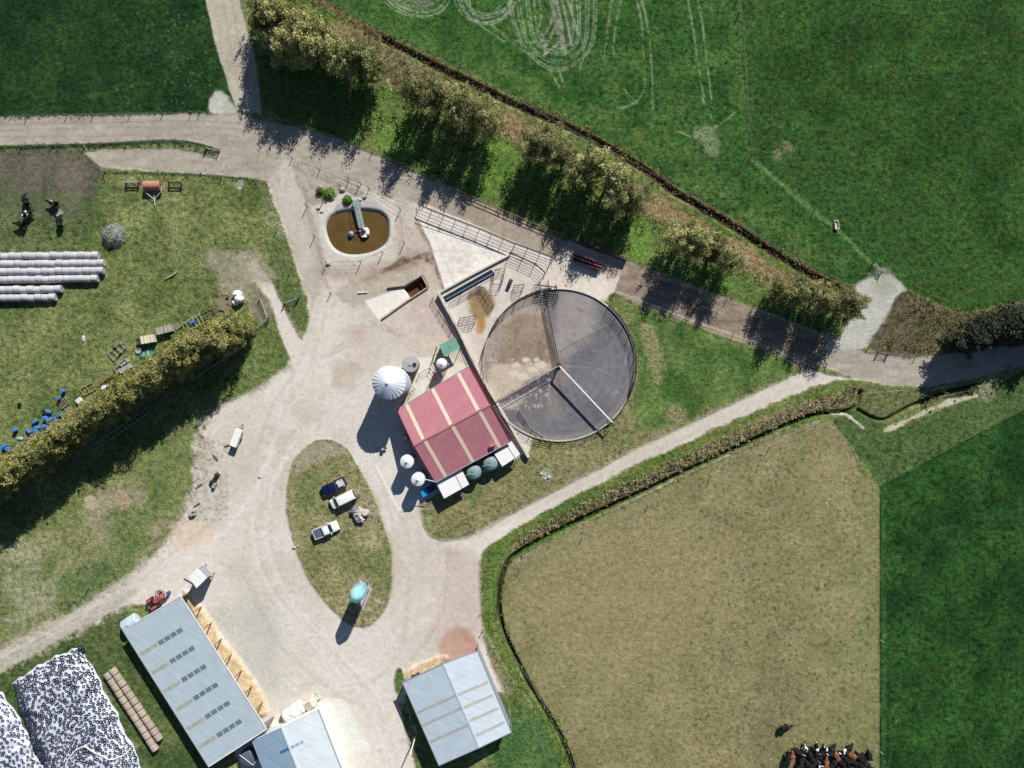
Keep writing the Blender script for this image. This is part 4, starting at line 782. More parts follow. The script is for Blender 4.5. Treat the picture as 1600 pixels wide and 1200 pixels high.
# tractor
def tractor(label, px, py, rz):
    p = P(px, py, 0); t = thing('tractor', label, 'tractor', (p.x, p.y, 0), rz); red = mat('tractor_red', C(176, 84, 86), .45)
    part('bonnet', MB().ringloft([rrect(1.9, .8, .15, .7, cx=.75), rrect(1.9, .85, .2, 1.35, cx=.75), rrect(1.7, .6, .2, 1.5, cx=.7)]), red, t)
    part('chassis', MB().box((.2, 0, .65), (3.0, .45, .4)), m_dsteel, t)
    for s in (-1, 1):
        wl = part('wheel', MB().lathe([(.3, -.22), (.7, -.24), (.75, -.1), (.75, .1), (.7, .24), (.3, .22)], M=Matrix.Rotation(math.pi / 2, 3, 'X'), c=(-.75, s * .85, .75), n=24), m_rubber, t)
        part('rim', MB().lathe([(.3, -.1), (.3, .1), (.05, .12)], M=Matrix.Rotation(math.pi / 2, 3, 'X'), c=(-.75, s * .85, .75), n=16), red, wl)
        part('wheel', MB().lathe([(.2, -.12), (.42, -.12), (.42, .12), (.2, .12)], M=Matrix.Rotation(math.pi / 2, 3, 'X'), c=(1.35, s * .65, .42), n=20), m_rubber, t)
        part('mudguard', MB().box((-.75, s * .75, 1.5), (1.0, .45, .06)), red, t)
    part('seat', MB().box((-.75, 0, 1.1), (.5, .5, .12)).box((-1.0, 0, 1.35), (.1, .5, .5)), m_rubber, t)
    part('steering_wheel', MB().lathe([(.2, 0), (.22, .02), (.2, .04)], c=(-.25, 0, 1.6), n=16), m_rubber, t); part('exhaust', MB().tube([(1.1, .2, 1.4), (1.1, .2, 2.1)], .05), m_dsteel, t)
    part('hitch', MB().box((-1.5, 0, .6), (.6, .5, .12)).box((-1.8, 0, .5), (.4, 1.4, .2)), m_concd, t)
    return t
t = tractor('faded red tractor parked against the north end of the long shed', 247, 937, ang(236, 945, 262, 925))
p = P(262, 927, .8); solo('barrel', MB().lathe([(.27, 0), (.3, .05), (.3, .85), (.27, .9)], n=20), mat('drum_blue', C(50, 100, 150), .5), 'blue drum standing in front of the red tractor', 'barrel', loc=None, smooth=True).location = (p.x, p.y, 0)
p = P(248, 928, .8); solo('tyre', MB().lathe([(.45, -.25), (.8, -.25), (.85, 0), (.8, .25), (.45, .25), (.4, 0)], n=24), m_concd, 'big worn tractor tyre lying beside the red tractor', 'tyre', loc=None).location = (p.x, p.y, .3)
# ---- effluent pond
mb = MB(); zc = -.5
pw = catmull([(500, 350), (504, 336), (522, 324), (550, 320), (590, 321), (610, 340), (612, 366), (604, 388), (580, 400), (545, 401), (515, 396), (503, 380)])
vv = [P(x, y) for x, y in pw]; n_ = len(vv); c0 = sum(vv, Vector()) / n_
mb.add([(c0.x, c0.y, zc)] + [(v.x, v.y, zc) for v in vv], [(0, 1 + i, 1 + (i + 1) % n_) for i in range(n_)])
mwat = mat('effluent_water', C(98, 78, 42), .16, var=.16, scale=.45, bump=.02, bscale=1.6, spec=.35); struct('pond_water', mb, mwat)
g = thing('pump_gangway', 'long grey gangway reaching from the bank over the brown pond', 'gangway', P(557, 315)[:])
a = P(556, 312, .8); b_ = P(566, 356, .5)
gm_ = MB(); gm_.bar(a, b_, .95, .12); part('deck', gm_, mat('gangway_grey', C(150, 168, 166), .6), g, world=True)
for s in (-.5, .5):
    off = Vector(((b_ - a).y, -(b_ - a).x, 0)).normalized() * s; rl = MB(); rl.tube([a + off + Vector((0, 0, .9)), b_ + off + Vector((0, 0, .9))], .035, 6)
    for k in range(6): q_ = lerpv(a, b_, k / 5) + off; rl.tube([q_, q_ + Vector((0, 0, .9))], .03, 5)
    part('handrail', rl, m_galv, g, world=True)
fr = MB(); fr.bar(a + Vector((-.9, .2, -.7)), a + Vector((.9, .3, -.7)), .5, .3); fr.bar(a + Vector((-.7, -.6, 0)), a + Vector((-.7, -.6, -.9)), .12); fr.bar(a + Vector((.7, -.6, 0)), a + Vector((.7, -.6, -.9)), .12); part('footing', fr, m_conc, g, world=True)
p = P(568, 361, .3); t = thing('pump', 'white and pink pump float at the end of the gangway', 'pump', (p.x, p.y, zc))
part('float', MB().ringloft([rrect(1.3, 1.3, .2, -.1), rrect(1.5, 1.5, .2, .25), rrect(1.4, 1.4, .2, .4)]), m_white, t); part('motor', MB().lathe([(.32, .4), (.32, 1.1), (.1, 1.2)], n=16), m_dsteel, t)
part('guard', MB().box((-.55, .25, .6), (.45, .7, .45)), mat('pink_red', C(200, 130, 130), .5), t); part('box', MB().box((.75, -.1, .6), (.5, .9, .4)).box((.1, -.85, .5), (.9, .4, .3)), m_white, t)
part('shaft', MB().tube([(-.5, 0, .35), (-2.2, .1, .3)], .06, 6).tube([(-.5, .3, .35), (-2.2, .2, .3)], .04, 6), mat('rust', C(140, 84, 70), .8), t)
p = P(548, 365, .2); t = thing('float', 'round pale blue float on the brown pond beside the pump', 'float', (p.x, p.y, zc + .1)); part('ball', MB().blob((0, 0, .25), (.52, .52, .5), 18, 12, rough=0), mat('float_blue', C(150, 162, 190), .4), t, smooth=True); part('eye', MB().lathe([(.12, .74), (.12, .86), (.03, .88)], n=12), m_dsteel, t)
# ---- solid walls of the yard
def wallrun(label, pts, h, th, m=None, name='concrete_wall'):
    w_ = MB(); pp = [P(x, y) for x, y in pts]
    for a, b_ in zip(pp[:-1], pp[1:]):
        e = (b_ - a).normalized() * th * .5; w_.bar((a.x, a.y, h / 2), (b_.x, b_.y, h / 2), th, h)
        a = b_
    return solo(name, w_, m or m_conc, label, 'wall', loc=Vector((pp[0].x, pp[0].y, 0)))
wallrun('long low concrete wall between the gravel yard and the round holding yard', [(686, 459), (700, 484), (729, 540), (757, 596), (790, 652), (826, 714)], 1.1, .45)
wallrun('pale concrete wall above the dark water channel at the north side of the holding yard', [(686, 458), (740, 428), (797, 398)], .55, .3)
wallrun('low wall along the far side of the sand trap pit', [(606, 449), (632, 446), (659, 430)], .5, .25, m_concd); wallrun('low wall at the near side of the sand trap pit', [(669, 449), (641, 467), (597, 498)], .4, .25, m_concd)
wallrun('short end wall of the sand trap pit', [(659, 430), (669, 449)], .5, .25, m_concd)
wallrun('broad dark rail wall along the north edge of the feeding pad', [(884, 371), (930, 388), (978, 408)], 1.3, .3, mat('rust_wall', C(92, 70, 60), .9, var=.25))
# channel
cq = [P(x, y, .03) for x, y in ((692, 464), (768, 421), (773, 429), (697, 473))]
struct('water_channel', MB().add(cq, [(0, 3, 2, 1)]), mat('channel_water', C(34, 50, 66), .2, var=.2))
# round yard rim
rim = MB(); nseg = 120; R0_ = CR * S; c0 = P(CX, CY); vs = []; fs = []
for i in range(nseg):
    a = 2 * math.pi * i / nseg
    for r_, z in ((R0_ - .02, -.02), (R0_ - .02, .28), (R0_ + .24, .28), (R0_ + .24, -.05)): vs.append((c0.x + r_ * math.cos(a), c0.y + r_ * math.sin(a), z))
for i in range(nseg):
    j = (i + 1) % nseg
    for k in range(3): fs.append((i * 4 + k, i * 4 + k + 1, j * 4 + k + 1, j * 4 + k))
rim.add(vs, fs); struct('kerb', rim, m_conc)
# round yard pipe fence sections
def pipefence(label, pts, h, rails, m=m_dsteel, step=2.2, r=.035, name='pipe_fence', cat='fence', group=None, world_pts=None, pr=.055, top=None):
    pp = world_pts or [P(x, y) for x, y in pts]; t = thing(name, label, cat, (pp[0].x, pp[0].y, 0), group=group)
    for k in range(rails):
        z = h * (k + 1) / rails; rl = MB(); rl.tube([(p.x, p.y, z) for p in pp], r if not (top and k == rails - 1) else top, 6); part('rail', rl, m, t, world=True)
    L = [0]
    for a, b_ in zip(pp[:-1], pp[1:]): L.append(L[-1] + (b_ - a).length)
    n = min(80, max(1, int(round(L[-1] / step))))
    for k in range(n + 1):
        s = L[-1] * k / n; i = 0
        while i < len(L) - 2 and L[i + 1] < s: i += 1
        f = (s - L[i]) / max(1e-6, L[i + 1] - L[i]); q_ = lerpv(pp[i], pp[i + 1], f)
        part('post', MB().tube([(q_.x, q_.y, -.1), (q_.x, q_.y, h + .05)], pr, 6), m, t, world=True)
    return t
def arc(a0, a1, rr, n=24): return [Vector((c0.x + rr * math.cos(math.radians(a0 + (a1 - a0) * i / n)), c0.y + rr * math.sin(math.radians(a0 + (a1 - a0) * i / n)), 0)) for i in range(n + 1)]
pipefence('curved pipe fence on the north east rim of the round yard', None, 1.9, 5, world_pts=arc(50, -32, R0_ + .1)); pipefence('curved pipe fence on the north west rim of the round yard', None, 1.9, 5, world_pts=arc(96, 208, R0_ + .1))
pipefence('curved pipe fence on the south rim of the round yard', None, 1.3, 4, world_pts=arc(-50, -148, R0_ + .1), m=m_pipe)
pipefence('curved low pipe rail on the south east rim of the round yard', None, .9, 2, world_pts=arc(-32, -50, R0_ + .1), m=m_pipe)
# gates / arms inside the round yard
hub = P(873.5, 571); t = thing('backing_gate', 'rotating backing gate with hub post, two mesh arms and a raised white boom', 'gate', (hub.x, hub.y, 0))
part('hub', MB().tube([(0, 0, 0), (0, 0, 2.8)], .16, 12).box((0, 0, .25), (.7, .7, .5)), m_dsteel, t)
def arm(x1, y1, nm, lo=.25, hi=1.5, rails=5, m=m_dsteel, sp=.9):
    e = P(x1, y1) - hub; mbx = MB(); L = e.length
    for k in range(rails): z = lo + (hi - lo) * k / (rails - 1); mbx.tube([(0, 0, z), (e.x, e.y, z)], .035, 6)
    for k in range(int(L / sp) + 1): q_ = e * (k * sp / L); mbx.tube([(q_.x, q_.y, lo - .1), (q_.x, q_.y, hi)], .03, 5)
    part(nm, mbx, m, t)
arm(850, 455, 'gate_arm', hi=1.7, rails=7, sp=.6); arm(770, 630, 'gate_arm', hi=1.6, rails=6, sp=.8)
e = P(957, 660, 2.6) - P(873.5, 571, 2.6) ; eb = P(957, 660, 2.6) - Vector((hub.x, hub.y, 0)); hb = P(873.5, 571, 2.6) - Vector((hub.x, hub.y, 0))
bm = MB(); bm.bar((hb.x, hb.y, 2.6), (eb.x, eb.y, 2.6), .22, .3); part('boom', bm, m_white, t)
pc = MB(); eb2 = P(779, 626, 2.2) - Vector((hub.x, hub.y, 0)); pc.tube([(0, 0, 2.3), (eb2.x, eb2.y, 2.2)], .06, 6); part('top_pipe', pc, mat('cream_pipe', C(214, 204, 186), .5), t)
dr = MB()
for sx in (-.5, .5): dr.tube([(eb.x + sx, eb.y - sx * .8, 0), (eb.x, eb.y, 2.6)], .06, 6)
dr.box((eb.x, eb.y, .35), (1.3, .5, .3), rz=.8); part('drive_frame', dr, m_dsteel, t)
ga = thing('entry_gate', 'cluster of pipe gates where the cattle enter the round yard', 'gate', P(850, 452)[:])
for (x0_, y0_, x1_, y1_) in ((835, 446, 870, 450), (838, 456, 872, 462), (842, 440, 846, 470), (856, 440, 858, 470), (868, 446, 872, 468)):
    a, b_ = P(x0_, y0_), P(x1_, y1_); mm = MB()
    for z in (.3, .65, 1.0, 1.35, 1.7): mm.tube([(a.x, a.y, z), (b_.x, b_.y, z)], .03, 5)
    for f in (0, .33, .66, 1): q_ = lerpv(a, b_, f); mm.tube([(q_.x, q_.y, 0), (q_.x, q_.y, 1.75)], .04, 5)
    part('panel', mm, m_dsteel, ga, world=True)
# straight pipe fences around the pads
pipefence('long pipe fence along the race above the white triangle of concrete', [(656, 323), (700, 341), (750, 360), (804, 383)], 1.8, 4, r=.025, top=.09); pipefence('pipe fence along the race next to the feeding pad', [(804, 382), (863, 404)], 1.8, 5, r=.028)
pipefence('pipe fence closing the lower edge of the race panel', [(651, 344), (700, 361), (798, 396)], .5, 1); pipefence('pipe fence running from the channel wall to the round yard entrance', [(797, 396), (836, 414), (851, 427)], 1.8, 5, r=.028)
pipefence('short pipe gate between race and feeding pad', [(863, 404), (855, 421)], 1.5, 4); pipefence('pipe fence beside the long concrete wall above the gravel', [(676, 466), (700, 505), (716, 532)], 1.2, 4, m=mat('rusty_pipe', C(120, 84, 78), .7), r=.03)
pipefence('pale rail on posts above the dark water channel', [(698, 468), (770, 428)], .9, 2, m=m_galv, step=3); pipefence('thin rail south of the dark channel', [(702, 476), (752, 448)], 1.0, 3, m=m_pipe)
pipefence('zigzag rail between the concrete wall and the round yard', [(692, 476), (715, 512), (735, 560), (752, 590)], 1.3, 3, m=m_galv, r=.04)
for q, lab in (([(773, 424), (790, 419), (784, 446), (770, 446)], 'square cattle pen of pipe panels beside the end of the channel'), ([(803, 447), (820, 445), (816, 456), (803, 459)], 'small pipe panel rack standing on the concrete near the round yard'), ([(718, 498), (745, 493), (741, 507), (716, 511)], 'low pipe panel lying next to the orange stain'), ([(747, 448), (758, 451), (772, 478), (768, 486)], 'open pipe drafting gate over the orange stain')):
    pipefence(lab, q + [q[0]], 1.5 if 'square' in lab else 1.1, 4, name='pipe_pen', cat='pen', step=.9, r=.03, pr=.035)
p = P(797, 441, 1.0); t = thing('drinking_trough', 'dark plastic box trough on the concrete near the round yard', 'trough', (p.x, p.y, 0), ang(797, 446, 801, 437))
part('tub', MB().ringloft([rrect(1.1, .6, .1, 0), rrect(1.2, .7, .1, .9)]), mat('teal_tank', C(50, 66, 84), .5), t); part('lid', MB().box((0, 0, .95), (.5, .6, .08)), m_dsteel, t)
pipefence('pale rail along the concrete path beside the red shed', [(812, 640), (830, 668), (862, 690)], 1.0, 3, m=m_pipe); pipefence('pale rail along the shed side of the round yard', [(770, 634), (790, 665), (816, 700)], 1.1, 3, m=m_pipe)
# rails over the small pads by the tanks
pipefence('thin rail fence between grey tank and small hopper', [(655, 585), (672, 575), (684, 590), (668, 605)], 1.2, 2, r=.03); pipefence('thin rail fence beside the grain silo and shed corner', [(640, 600), (650, 608), (636, 618), (628, 632)], 1.2, 2, r=.03)
pipefence('rail leading from the green lean to towards the hopper', [(683, 543), (676, 565), (690, 590)], 1.4, 3, r=.035)
# feeder trough on pad
p = P(917, 410, .6); t = thing('feed_trough', 'long rusty red brown feed trough on the concrete feeding pad', 'trough', (p.x, p.y, 0), ang(896, 402, 940, 418)); mru = mat('rust_red', C(128, 76, 62), .8, var=.25, scale=2)
for s in (-1, 1): part('side_panel', MB().add([(-2.6, s * .25, .4), (2.6, s * .25, .4), (2.6, s * .5, 1.15), (-2.6, s * .5, 1.15), (-2.6, s * .3, .4), (2.6, s * .3, .4), (2.6, s * .56, 1.15), (-2.6, s * .56, 1.15)], [(0, 1, 2, 3), (7, 6, 5, 4), (3, 2, 6, 7), (0, 3, 7, 4), (1, 5, 6, 2)]), mru, t)
part('floor', MB().box((0, 0, .4), (5.2, .6, .08)), mat('rust_dark', C(80, 46, 38), .9), t); part('end_panel', MB().box((-2.6, 0, .78), (.06, 1.05, .8)), mru, t); part('end_panel', MB().box((2.6, 0, .78), (.06, 1.05, .8)), mru, t)
part('top_rail', MB().tube([(-2.7, 0, 1.35), (2.7, 0, 1.35)], .06, 8).tube([(-2.6, 0, .6), (-2.6, 0, 1.35)], .05).tube([(2.6, 0, .6), (2.6, 0, 1.35)], .05), mat('pale_rust', C(190, 150, 132), .7), t)
for x in (-2, 2): part('skid', MB().box((x, 0, .2), (.12, 1.3, .4)), m_dsteel, t)
# ================================================================ TREES AND ROUGH PLANTS
def leafmat(name, cols, rnd=.12):
    m = bpy.data.materials.new(name); m.use_nodes = True; n = m.node_tree.nodes; l = m.node_tree.links; b = n['Principled BSDF']
    b.inputs['Roughness'].default_value = .75; b.inputs['Specular IOR Level'].default_value = .15
    a = n.new('ShaderNodeAttribute'); a.attribute_name = 'tint'; r = n.new('ShaderNodeValToRGB'); e = r.color_ramp.elements
    e[0].position = 0; e[0].color = (*cols[0], 1); e[1].position = 1; e[1].color = (*cols[-1], 1)
    for i, c in enumerate(cols[1:-1]): q = e.new((i + 1) / (len(cols) - 1)); q.color = (*c, 1)
    oi = n.new('ShaderNodeObjectInfo'); mr = n.new('ShaderNodeMapRange'); mr.inputs['To Min'].default_value = 1 - rnd * 1.6; mr.inputs['To Max'].default_value = 1 + rnd
    l.new(oi.outputs['Random'], mr.inputs['Value']); l.new(a.outputs['Fac'], r.inputs[0])
    vm = n.new('ShaderNodeVectorMath'); vm.operation = 'SCALE'; l.new(r.outputs[0], vm.inputs[0]); l.new(mr.outputs[0], vm.inputs['Scale']); l.new(vm.outputs[0], b.inputs['Base Color'])
    tr = n.new('ShaderNodeBsdfTranslucent'); l.new(vm.outputs[0], tr.inputs['Color']); mx = n.new('ShaderNodeMixShader'); mx.inputs[0].default_value = .18
    l.new(b.outputs[0], mx.inputs[1]); l.new(tr.outputs[0], mx.inputs[2]); l.new(mx.outputs[0], n['Material Output'].inputs[0])
    return m
def leafmesh(name, pos, size, tint, m, seed, upb=.5, aspect=.6):
    """many small leaf-sized faces; pos (n,3)"""
    r = np.random.RandomState(seed); n = len(pos)
    nrm = r.normal(size=(n, 3)); nrm[:, 2] = np.abs(nrm[:, 2]) + upb; nrm /= np.linalg.norm(nrm, axis=1)[:, None]
    t = np.cross(nrm, r.normal(size=(n, 3))); t /= np.linalg.norm(t, axis=1)[:, None]; bt = np.cross(nrm, t)
    sz = (size * r.uniform(.6, 1.4, n))[:, None]
    v = np.stack([pos - t * sz, pos - bt * sz * aspect, pos + t * sz, pos + bt * sz * aspect], 1).reshape(-1, 3).astype(np.float32)
    me = bpy.data.meshes.new(name); me.vertices.add(4 * n); me.vertices.foreach_set('co', v.ravel()); me.loops.add(4 * n); me.loops.foreach_set('vertex_index', np.arange(4 * n, dtype=np.int32))
    me.polygons.add(n); me.polygons.foreach_set('loop_start', np.arange(0, 4 * n, 4, dtype=np.int32)); me.polygons.foreach_set('loop_total', np.full(n, 4, np.int32)); me.update(calc_edges=True)
    a = me.attributes.new('tint', 'FLOAT', 'POINT'); a.data.foreach_set('value', np.repeat(np.clip(tint, 0, 1), 4).astype(np.float32)); me.materials.append(m); return me
m_bark = mat('bark', C(104, 94, 80), .95, var=.3, scale=5)
def make_tree(name, label, m, h, r, n, seed, base=.2, shape='poplar', size=.15, nl=26):
    R = np.random.RandomState(seed); t = thing(name, label, 'tree', (0, 0, 0))
    cl = []     # leaf clumps on ascending limbs
    tb = MB(); tb.tube([(0, 0, -.1), (R.uniform(-.15, .15), R.uniform(-.15, .15), h * .5), (R.uniform(-.3, .3), R.uniform(-.3, .3), h * .92)], [.2 + h * .008, .13, .03], 8)
    for k in range(nl):
        f = base + (1 - base) * (k + R.rand()) / nl; a = R.uniform(0, 6.283)
        if shape == 'poplar': rr_ = r * (.35 + .75 * math.sin(math.pi * min(1, (f - base) / (1 - base) * .85 + .12)) ** .8) * R.uniform(.5, 1.1); up_ = 1.3
        else: rr_ = r * math.sqrt(max(.05, 1 - ((f - .5) / .62) ** 2)) * R.uniform(.45, 1.05); up_ = .5
        z0 = f * h * .85; e = np.array([math.cos(a) * rr_, math.sin(a) * rr_, min(h, z0 + up_ * R.uniform(.6, 1.3))])
        if k % max(2, nl // 14) == 0: tb.tube([(0, 0, max(.5, z0 - rr_ * .8)), (e[0] * .6, e[1] * .6, z0 + .1), tuple(e)], [.07, .045, .02], 5)
        q_ = 1 if nl < 50 else .72
        cl.append((e, R.uniform(.45, .95) * r * .42 * q_, R.rand()))
        cl.append((np.array([e[0] * .45, e[1] * .45, e[2] - .3]), .4 * r * q_, R.rand()))
    cl.append((np.array([0, 0, h * .95]), .3 * r, .7))
    if shape == 'bush':
        for k in range(9): a = R.uniform(0, 6.283); q = r * R.uniform(.1, .7); cl.append((np.array([math.cos(a) * q, math.sin(a) * q, h * R.uniform(.92, 1.06)]), .32, R.rand()))
    spike = 1.0
    if shape == 'poplar':
        spike = 2.3; cl2 = []
        for (e, w_, tn) in cl:
            for _ in range(2): cl2.append((e + R.normal(size=3) * np.array([.5, .5, .5]), max(.34, w_ * R.uniform(.45, .7)), min(1, max(0, tn + R.normal() * .2))))
        cl = cl2
    W = np.array([c[1] ** 2 for c in cl]); W /= W.sum(); idx = R.choice(len(cl), n, p=W)
    d = R.normal(size=(n, 3)); d /= np.linalg.norm(d, axis=1)[:, None]; d *= (R.rand(n) ** .45)[:, None]
    cen = np.array([c[0] for c in cl])[idx]; rad = np.array([c[1] for c in cl])[idx]; tt = np.array([c[2] for c in cl])[idx]
    sc = np.array([1, 1, spike if shape == 'poplar' else 1.0]); pos = cen + d * rad[:, None] * sc; pos[:, 2] = np.maximum(pos[:, 2], .5)
    tint = .65 * tt + .35 * R.rand(n)
    part('trunk', tb, m_bark, t)
    o = bpy.data.objects.new('crown', leafmesh('crown', pos, size, tint, m, seed + 1)); link(o); o.parent = t
    return t
m_pop = leafmat('poplar_leaves', [C(68, 80, 44), C(126, 132, 78), C(178, 175, 116), C(214, 206, 156)], .24)
m_hed = leafmat('hedge_leaves', [C(68, 86, 44), C(126, 136, 76), C(178, 174, 106), C(214, 202, 146)])
m_dkt = leafmat('dark_leaves', [C(40, 48, 36), C(70, 78, 60), C(96, 104, 84)])
POP = [make_tree('poplar', 'x', m_pop, 11.4, 3.3, 7600, 40 + i, base=.16) for i in range(4)]
HED = [make_tree('shelterbelt_tree', 'x', m_hed, 11.3, 2.6, 14000, 60 + i, base=.1, shape='bush', size=.125, nl=80) for i in range(4)]
DKT = [make_tree('dark_tree', 'x', m_dkt, 9.5, 3.0, 6000, 80 + i, base=.12, shape='bush', size=.2, nl=28) for i in range(3)]
used = set()
def plant(protos, k, x, y, label, group, s=1.0):
    pr = protos[k % len(protos)]; p = P(x, y); rz = random.uniform(0, 6.28)
    if id(pr) in used: o = dup(pr, (p.x, p.y, 0), rz, label, group, s)
    else: used.add(id(pr)); o = pr; o.location = (p.x, p.y, 0); o.rotation_euler = (0, 0, rz); o.scale = (s, s, s); o['label'] = label; o['group'] = group
def line_at(L, x):
    for (x0, y0), (x1, y1) in zip(L[:-1], L[1:]):
        if x0 <= x <= x1: return y0 + (y1 - y0) * (x - x0) / (x1 - x0)
    return L[-1][1] if x > L[-1][0] else L[0][1]
TL = [(400, 48), (440, 66), (575, 124), (662, 164), (775, 208), (900, 272), (985, 328), (1040, 364), (1130, 418), (1210, 452), (1330, 488)]
k = 0
for (x0_, x1_, st, lab) in ((432, 596, 17, 'yellowing poplar in the first and longest clump, nearest the road junction'), (666, 766, 22, 'yellowing poplar in the second clump of the row, above the pale triangular pad'), (836, 1000, 22, 'yellowing poplar in the third clump of the row, behind the feeding pad'), (1056, 1134, 24, 'yellowing poplar in the fourth clump of the row, beside the brown race'), (1206, 1320, 22, 'yellowing poplar in the last clump of the row, ending at the east gateway')):
    x = x0_
    while x <= x1_:
        y = line_at(TL, x) + random.uniform(-9, 8)
        plant(POP, random.randrange(4), x, y, lab, lab.replace('yellowing poplar', 'poplars'), random.uniform(.7, 1.12) * (1 if x < 1180 else .86)); k += 1
        x += st * random.uniform(.85, 1.15)
for x, y in ((436, 44), (458, 52), (480, 64), (450, 92), (474, 100), (505, 78), (432, 20)):
    plant(POP, random.randrange(4), x, y, 'yellowing poplar in the dense block at the very start of the row, top left', 'poplars in the dense block beside the top road', random.uniform(.85, 1.05))
HL = [(-60, 802), (0, 758), (60, 718), (130, 668), (200, 620), (270, 575), (330, 536), (395, 500)]
x = -55
while x <= 400:
    for o_ in (-3, 4):
        y = line_at(HL, x) + 8 + o_ + random.uniform(-3, 3); sc = random.uniform(.88, 1.1) * (.8 if x > 370 else 1)
        plant(HED, random.randrange(4), x + o_ * .6, y, 'golden green tree in the unbroken shelterbelt behind the row of junk', 'shelterbelt trees left of the yard', sc)
    x += 19 * random.uniform(.9, 1.1)
for x, y in ((1512, 520), (1535, 512), (1556, 508), (1578, 500), (1600, 498), (1625, 490), (1648, 486), (1590, 520), (1612, 515), (1486, 534), (1672, 480)):
    plant(DKT, random.randrange(3), x, y, 'dark tree in the shadowy clump at the right edge of the farm road', 'dark trees at the right edge', random.uniform(.8, 1.05))
# pale round bush
def bush(label, px, py, r, h, cols, n, seed, size=.12, name='bush', group=None):
    R = np.random.RandomState(seed); p = P(px, py); t = thing(name, label, 'bush', (p.x, p.y, 0), group=group)
    d = R.normal(size=(n, 3)); d[:, 2] = abs(d[:, 2]); d /= np.linalg.norm(d, axis=1)[:, None]; j = (.75 + .35 * R.rand(n))
    lob = 1 + .12 * np.sin(d[:, 0] * 7 + seed) * np.cos(d[:, 1] * 6)
    pos = d * (j * lob)[:, None] * np.array([r, r, h]); st = MB()
    for k in range(6): a = k * 1.05; st.tube([(0, 0, -.05), (math.cos(a) * r * .4, math.sin(a) * r * .4, h * .5)], [.05, .02], 5)
    part('stem', st, m_bark, t); o = bpy.data.objects.new('foliage', leafmesh('foliage', pos, size, R.rand(n), leafmat('leaf_' + name + str(seed), cols), seed)); link(o); o.parent = t
    return t
bush('pale silvery round bush on the grass above the white bale rows', 178, 369, 2.1, 1.5, [C(120, 130, 112), C(168, 176, 162), C(206, 210, 200)], 2600, 5, .13)
bush('bright green bush on the pond bank left of the gangway, the larger one', 514, 303, 1.1, 1.0, [C(60, 100, 40), C(110, 160, 60), C(140, 170, 80)], 900, 6, .12); bush('small yellow topped green bush at the far left of the pond bank', 500, 299, .7, .9, [C(50, 86, 36), C(120, 130, 50)], 500, 7, .12)
bush('bright green bush right beside the pond gangway', 543, 313, .9, .8, [C(50, 96, 36), C(130, 180, 60)], 700, 8, .11)
# tufts: rough sedge and grass that nobody could count
def tufts(name, areas_, label, cat, cols, size, seed, hmax, per=5):
    R = np.random.RandomState(seed); out = []; tin = []
    for (line, wd, dens) in areas_:
        for (x0, y0), (x1, y1) in zip(line[:-1], line[1:]):
            L = math.hypot(x1 - x0, y1 - y0); n = int(L * wd * dens)
            if n < 1: continue
            f = R.rand(n); s = R.normal(size=n) * .36; x = x0 + (x1 - x0) * f - (y1 - y0) / L * s * wd; y = y0 + (y1 - y0) * f + (x1 - x0) / L * s * wd
            for xi, yi in zip(x, y):
                b = P(xi, yi); zb = gz(xi, yi); hh = hmax * R.uniform(.3, 1); q = R.rand()
                for _ in range(per): out.append((b.x + R.normal() * .22, b.y + R.normal() * .22, zb + R.uniform(.02, hh))); tin.append(.7 * q + .3 * R.rand())
    o = bpy.data.objects.new(name, leafmesh(name, np.array(out), size, np.array(tin), leafmat(name + '_leaf', cols), seed, .35, .4)); link(o); o['kind'] = 'stuff'; o['label'] = label; o['category'] = cat; return o
DL = [(1345, 608), (1325, 622), (1260, 640), (1150, 688), (1000, 756), (880, 812), (812, 850)]
tufts('sedge', [([(x - 2, y - 3) for x, y in DL], 14, .085)], 'brown sedge strip along the ditch below the farm track', 'sedge', [C(46, 46, 30), C(96, 98, 62), C(156, 144, 110), C(198, 184, 148), C(120, 126, 76)], .2, 90, 1.1)
BKL = [(p[0] + 3, p[1] - 8) for p in DT]
tufts('bank_scrub', [([(p[0], p[1]) for p in DT], 11, .05), ([(560, 70), (640, 115), (690, 140)], 44, .035), (BKL, 7, .05), ([(x, y - 10) for x, y in TL[2:]], 22, .02), ([(1255, 440), (1335, 478)], 26, .03)], 'dark brown scrub on the ditch bank behind the poplars', 'scrub', [C(44, 38, 32), C(92, 84, 56), C(140, 128, 92), C(170, 156, 120)], .17, 91, .8)
tufts('rough_grass', [([(1415, 475), (1450, 490), (1500, 510), (1560, 520)], 50, .045), ([(1375, 535), (1450, 545), (1530, 540)], 12, .06)], 'rough grass and scrub in the fenced triangle by the east gateway', 'rough grass', [C(46, 48, 32), C(104, 94, 66), C(160, 148, 112), C(96, 112, 62)], .17, 92, .7)
tufts('ditch_weed', [([(1345, 618), (1260, 655), (1150, 702), (1000, 772), (880, 828), (815, 864), (790, 888), (782, 930), (786, 970), (800, 1010), (835, 1075), (875, 1140), (905, 1200)], 9, .035), ([(758, 885), (760, 940), (766, 985), (800, 1050), (850, 1120), (880, 1190)], 10, .03)], 'bright green weed growing along the lower ditch', 'weeds', [C(56, 84, 32), C(104, 140, 52), C(140, 160, 76)], .17, 93, .35)
tufts('lane_grass', [([(0, 231), (130, 227), (275, 222), (342, 236)], 5, .1), ([(0, 183), (170, 178), (330, 175)], 3, .1), ([(165, 270), (280, 272), (400, 281)], 3, .08)], 'long dark grass under the wires of the left lane', 'grass', [C(40, 64, 34), C(74, 98, 50)], .16, 94, .4)
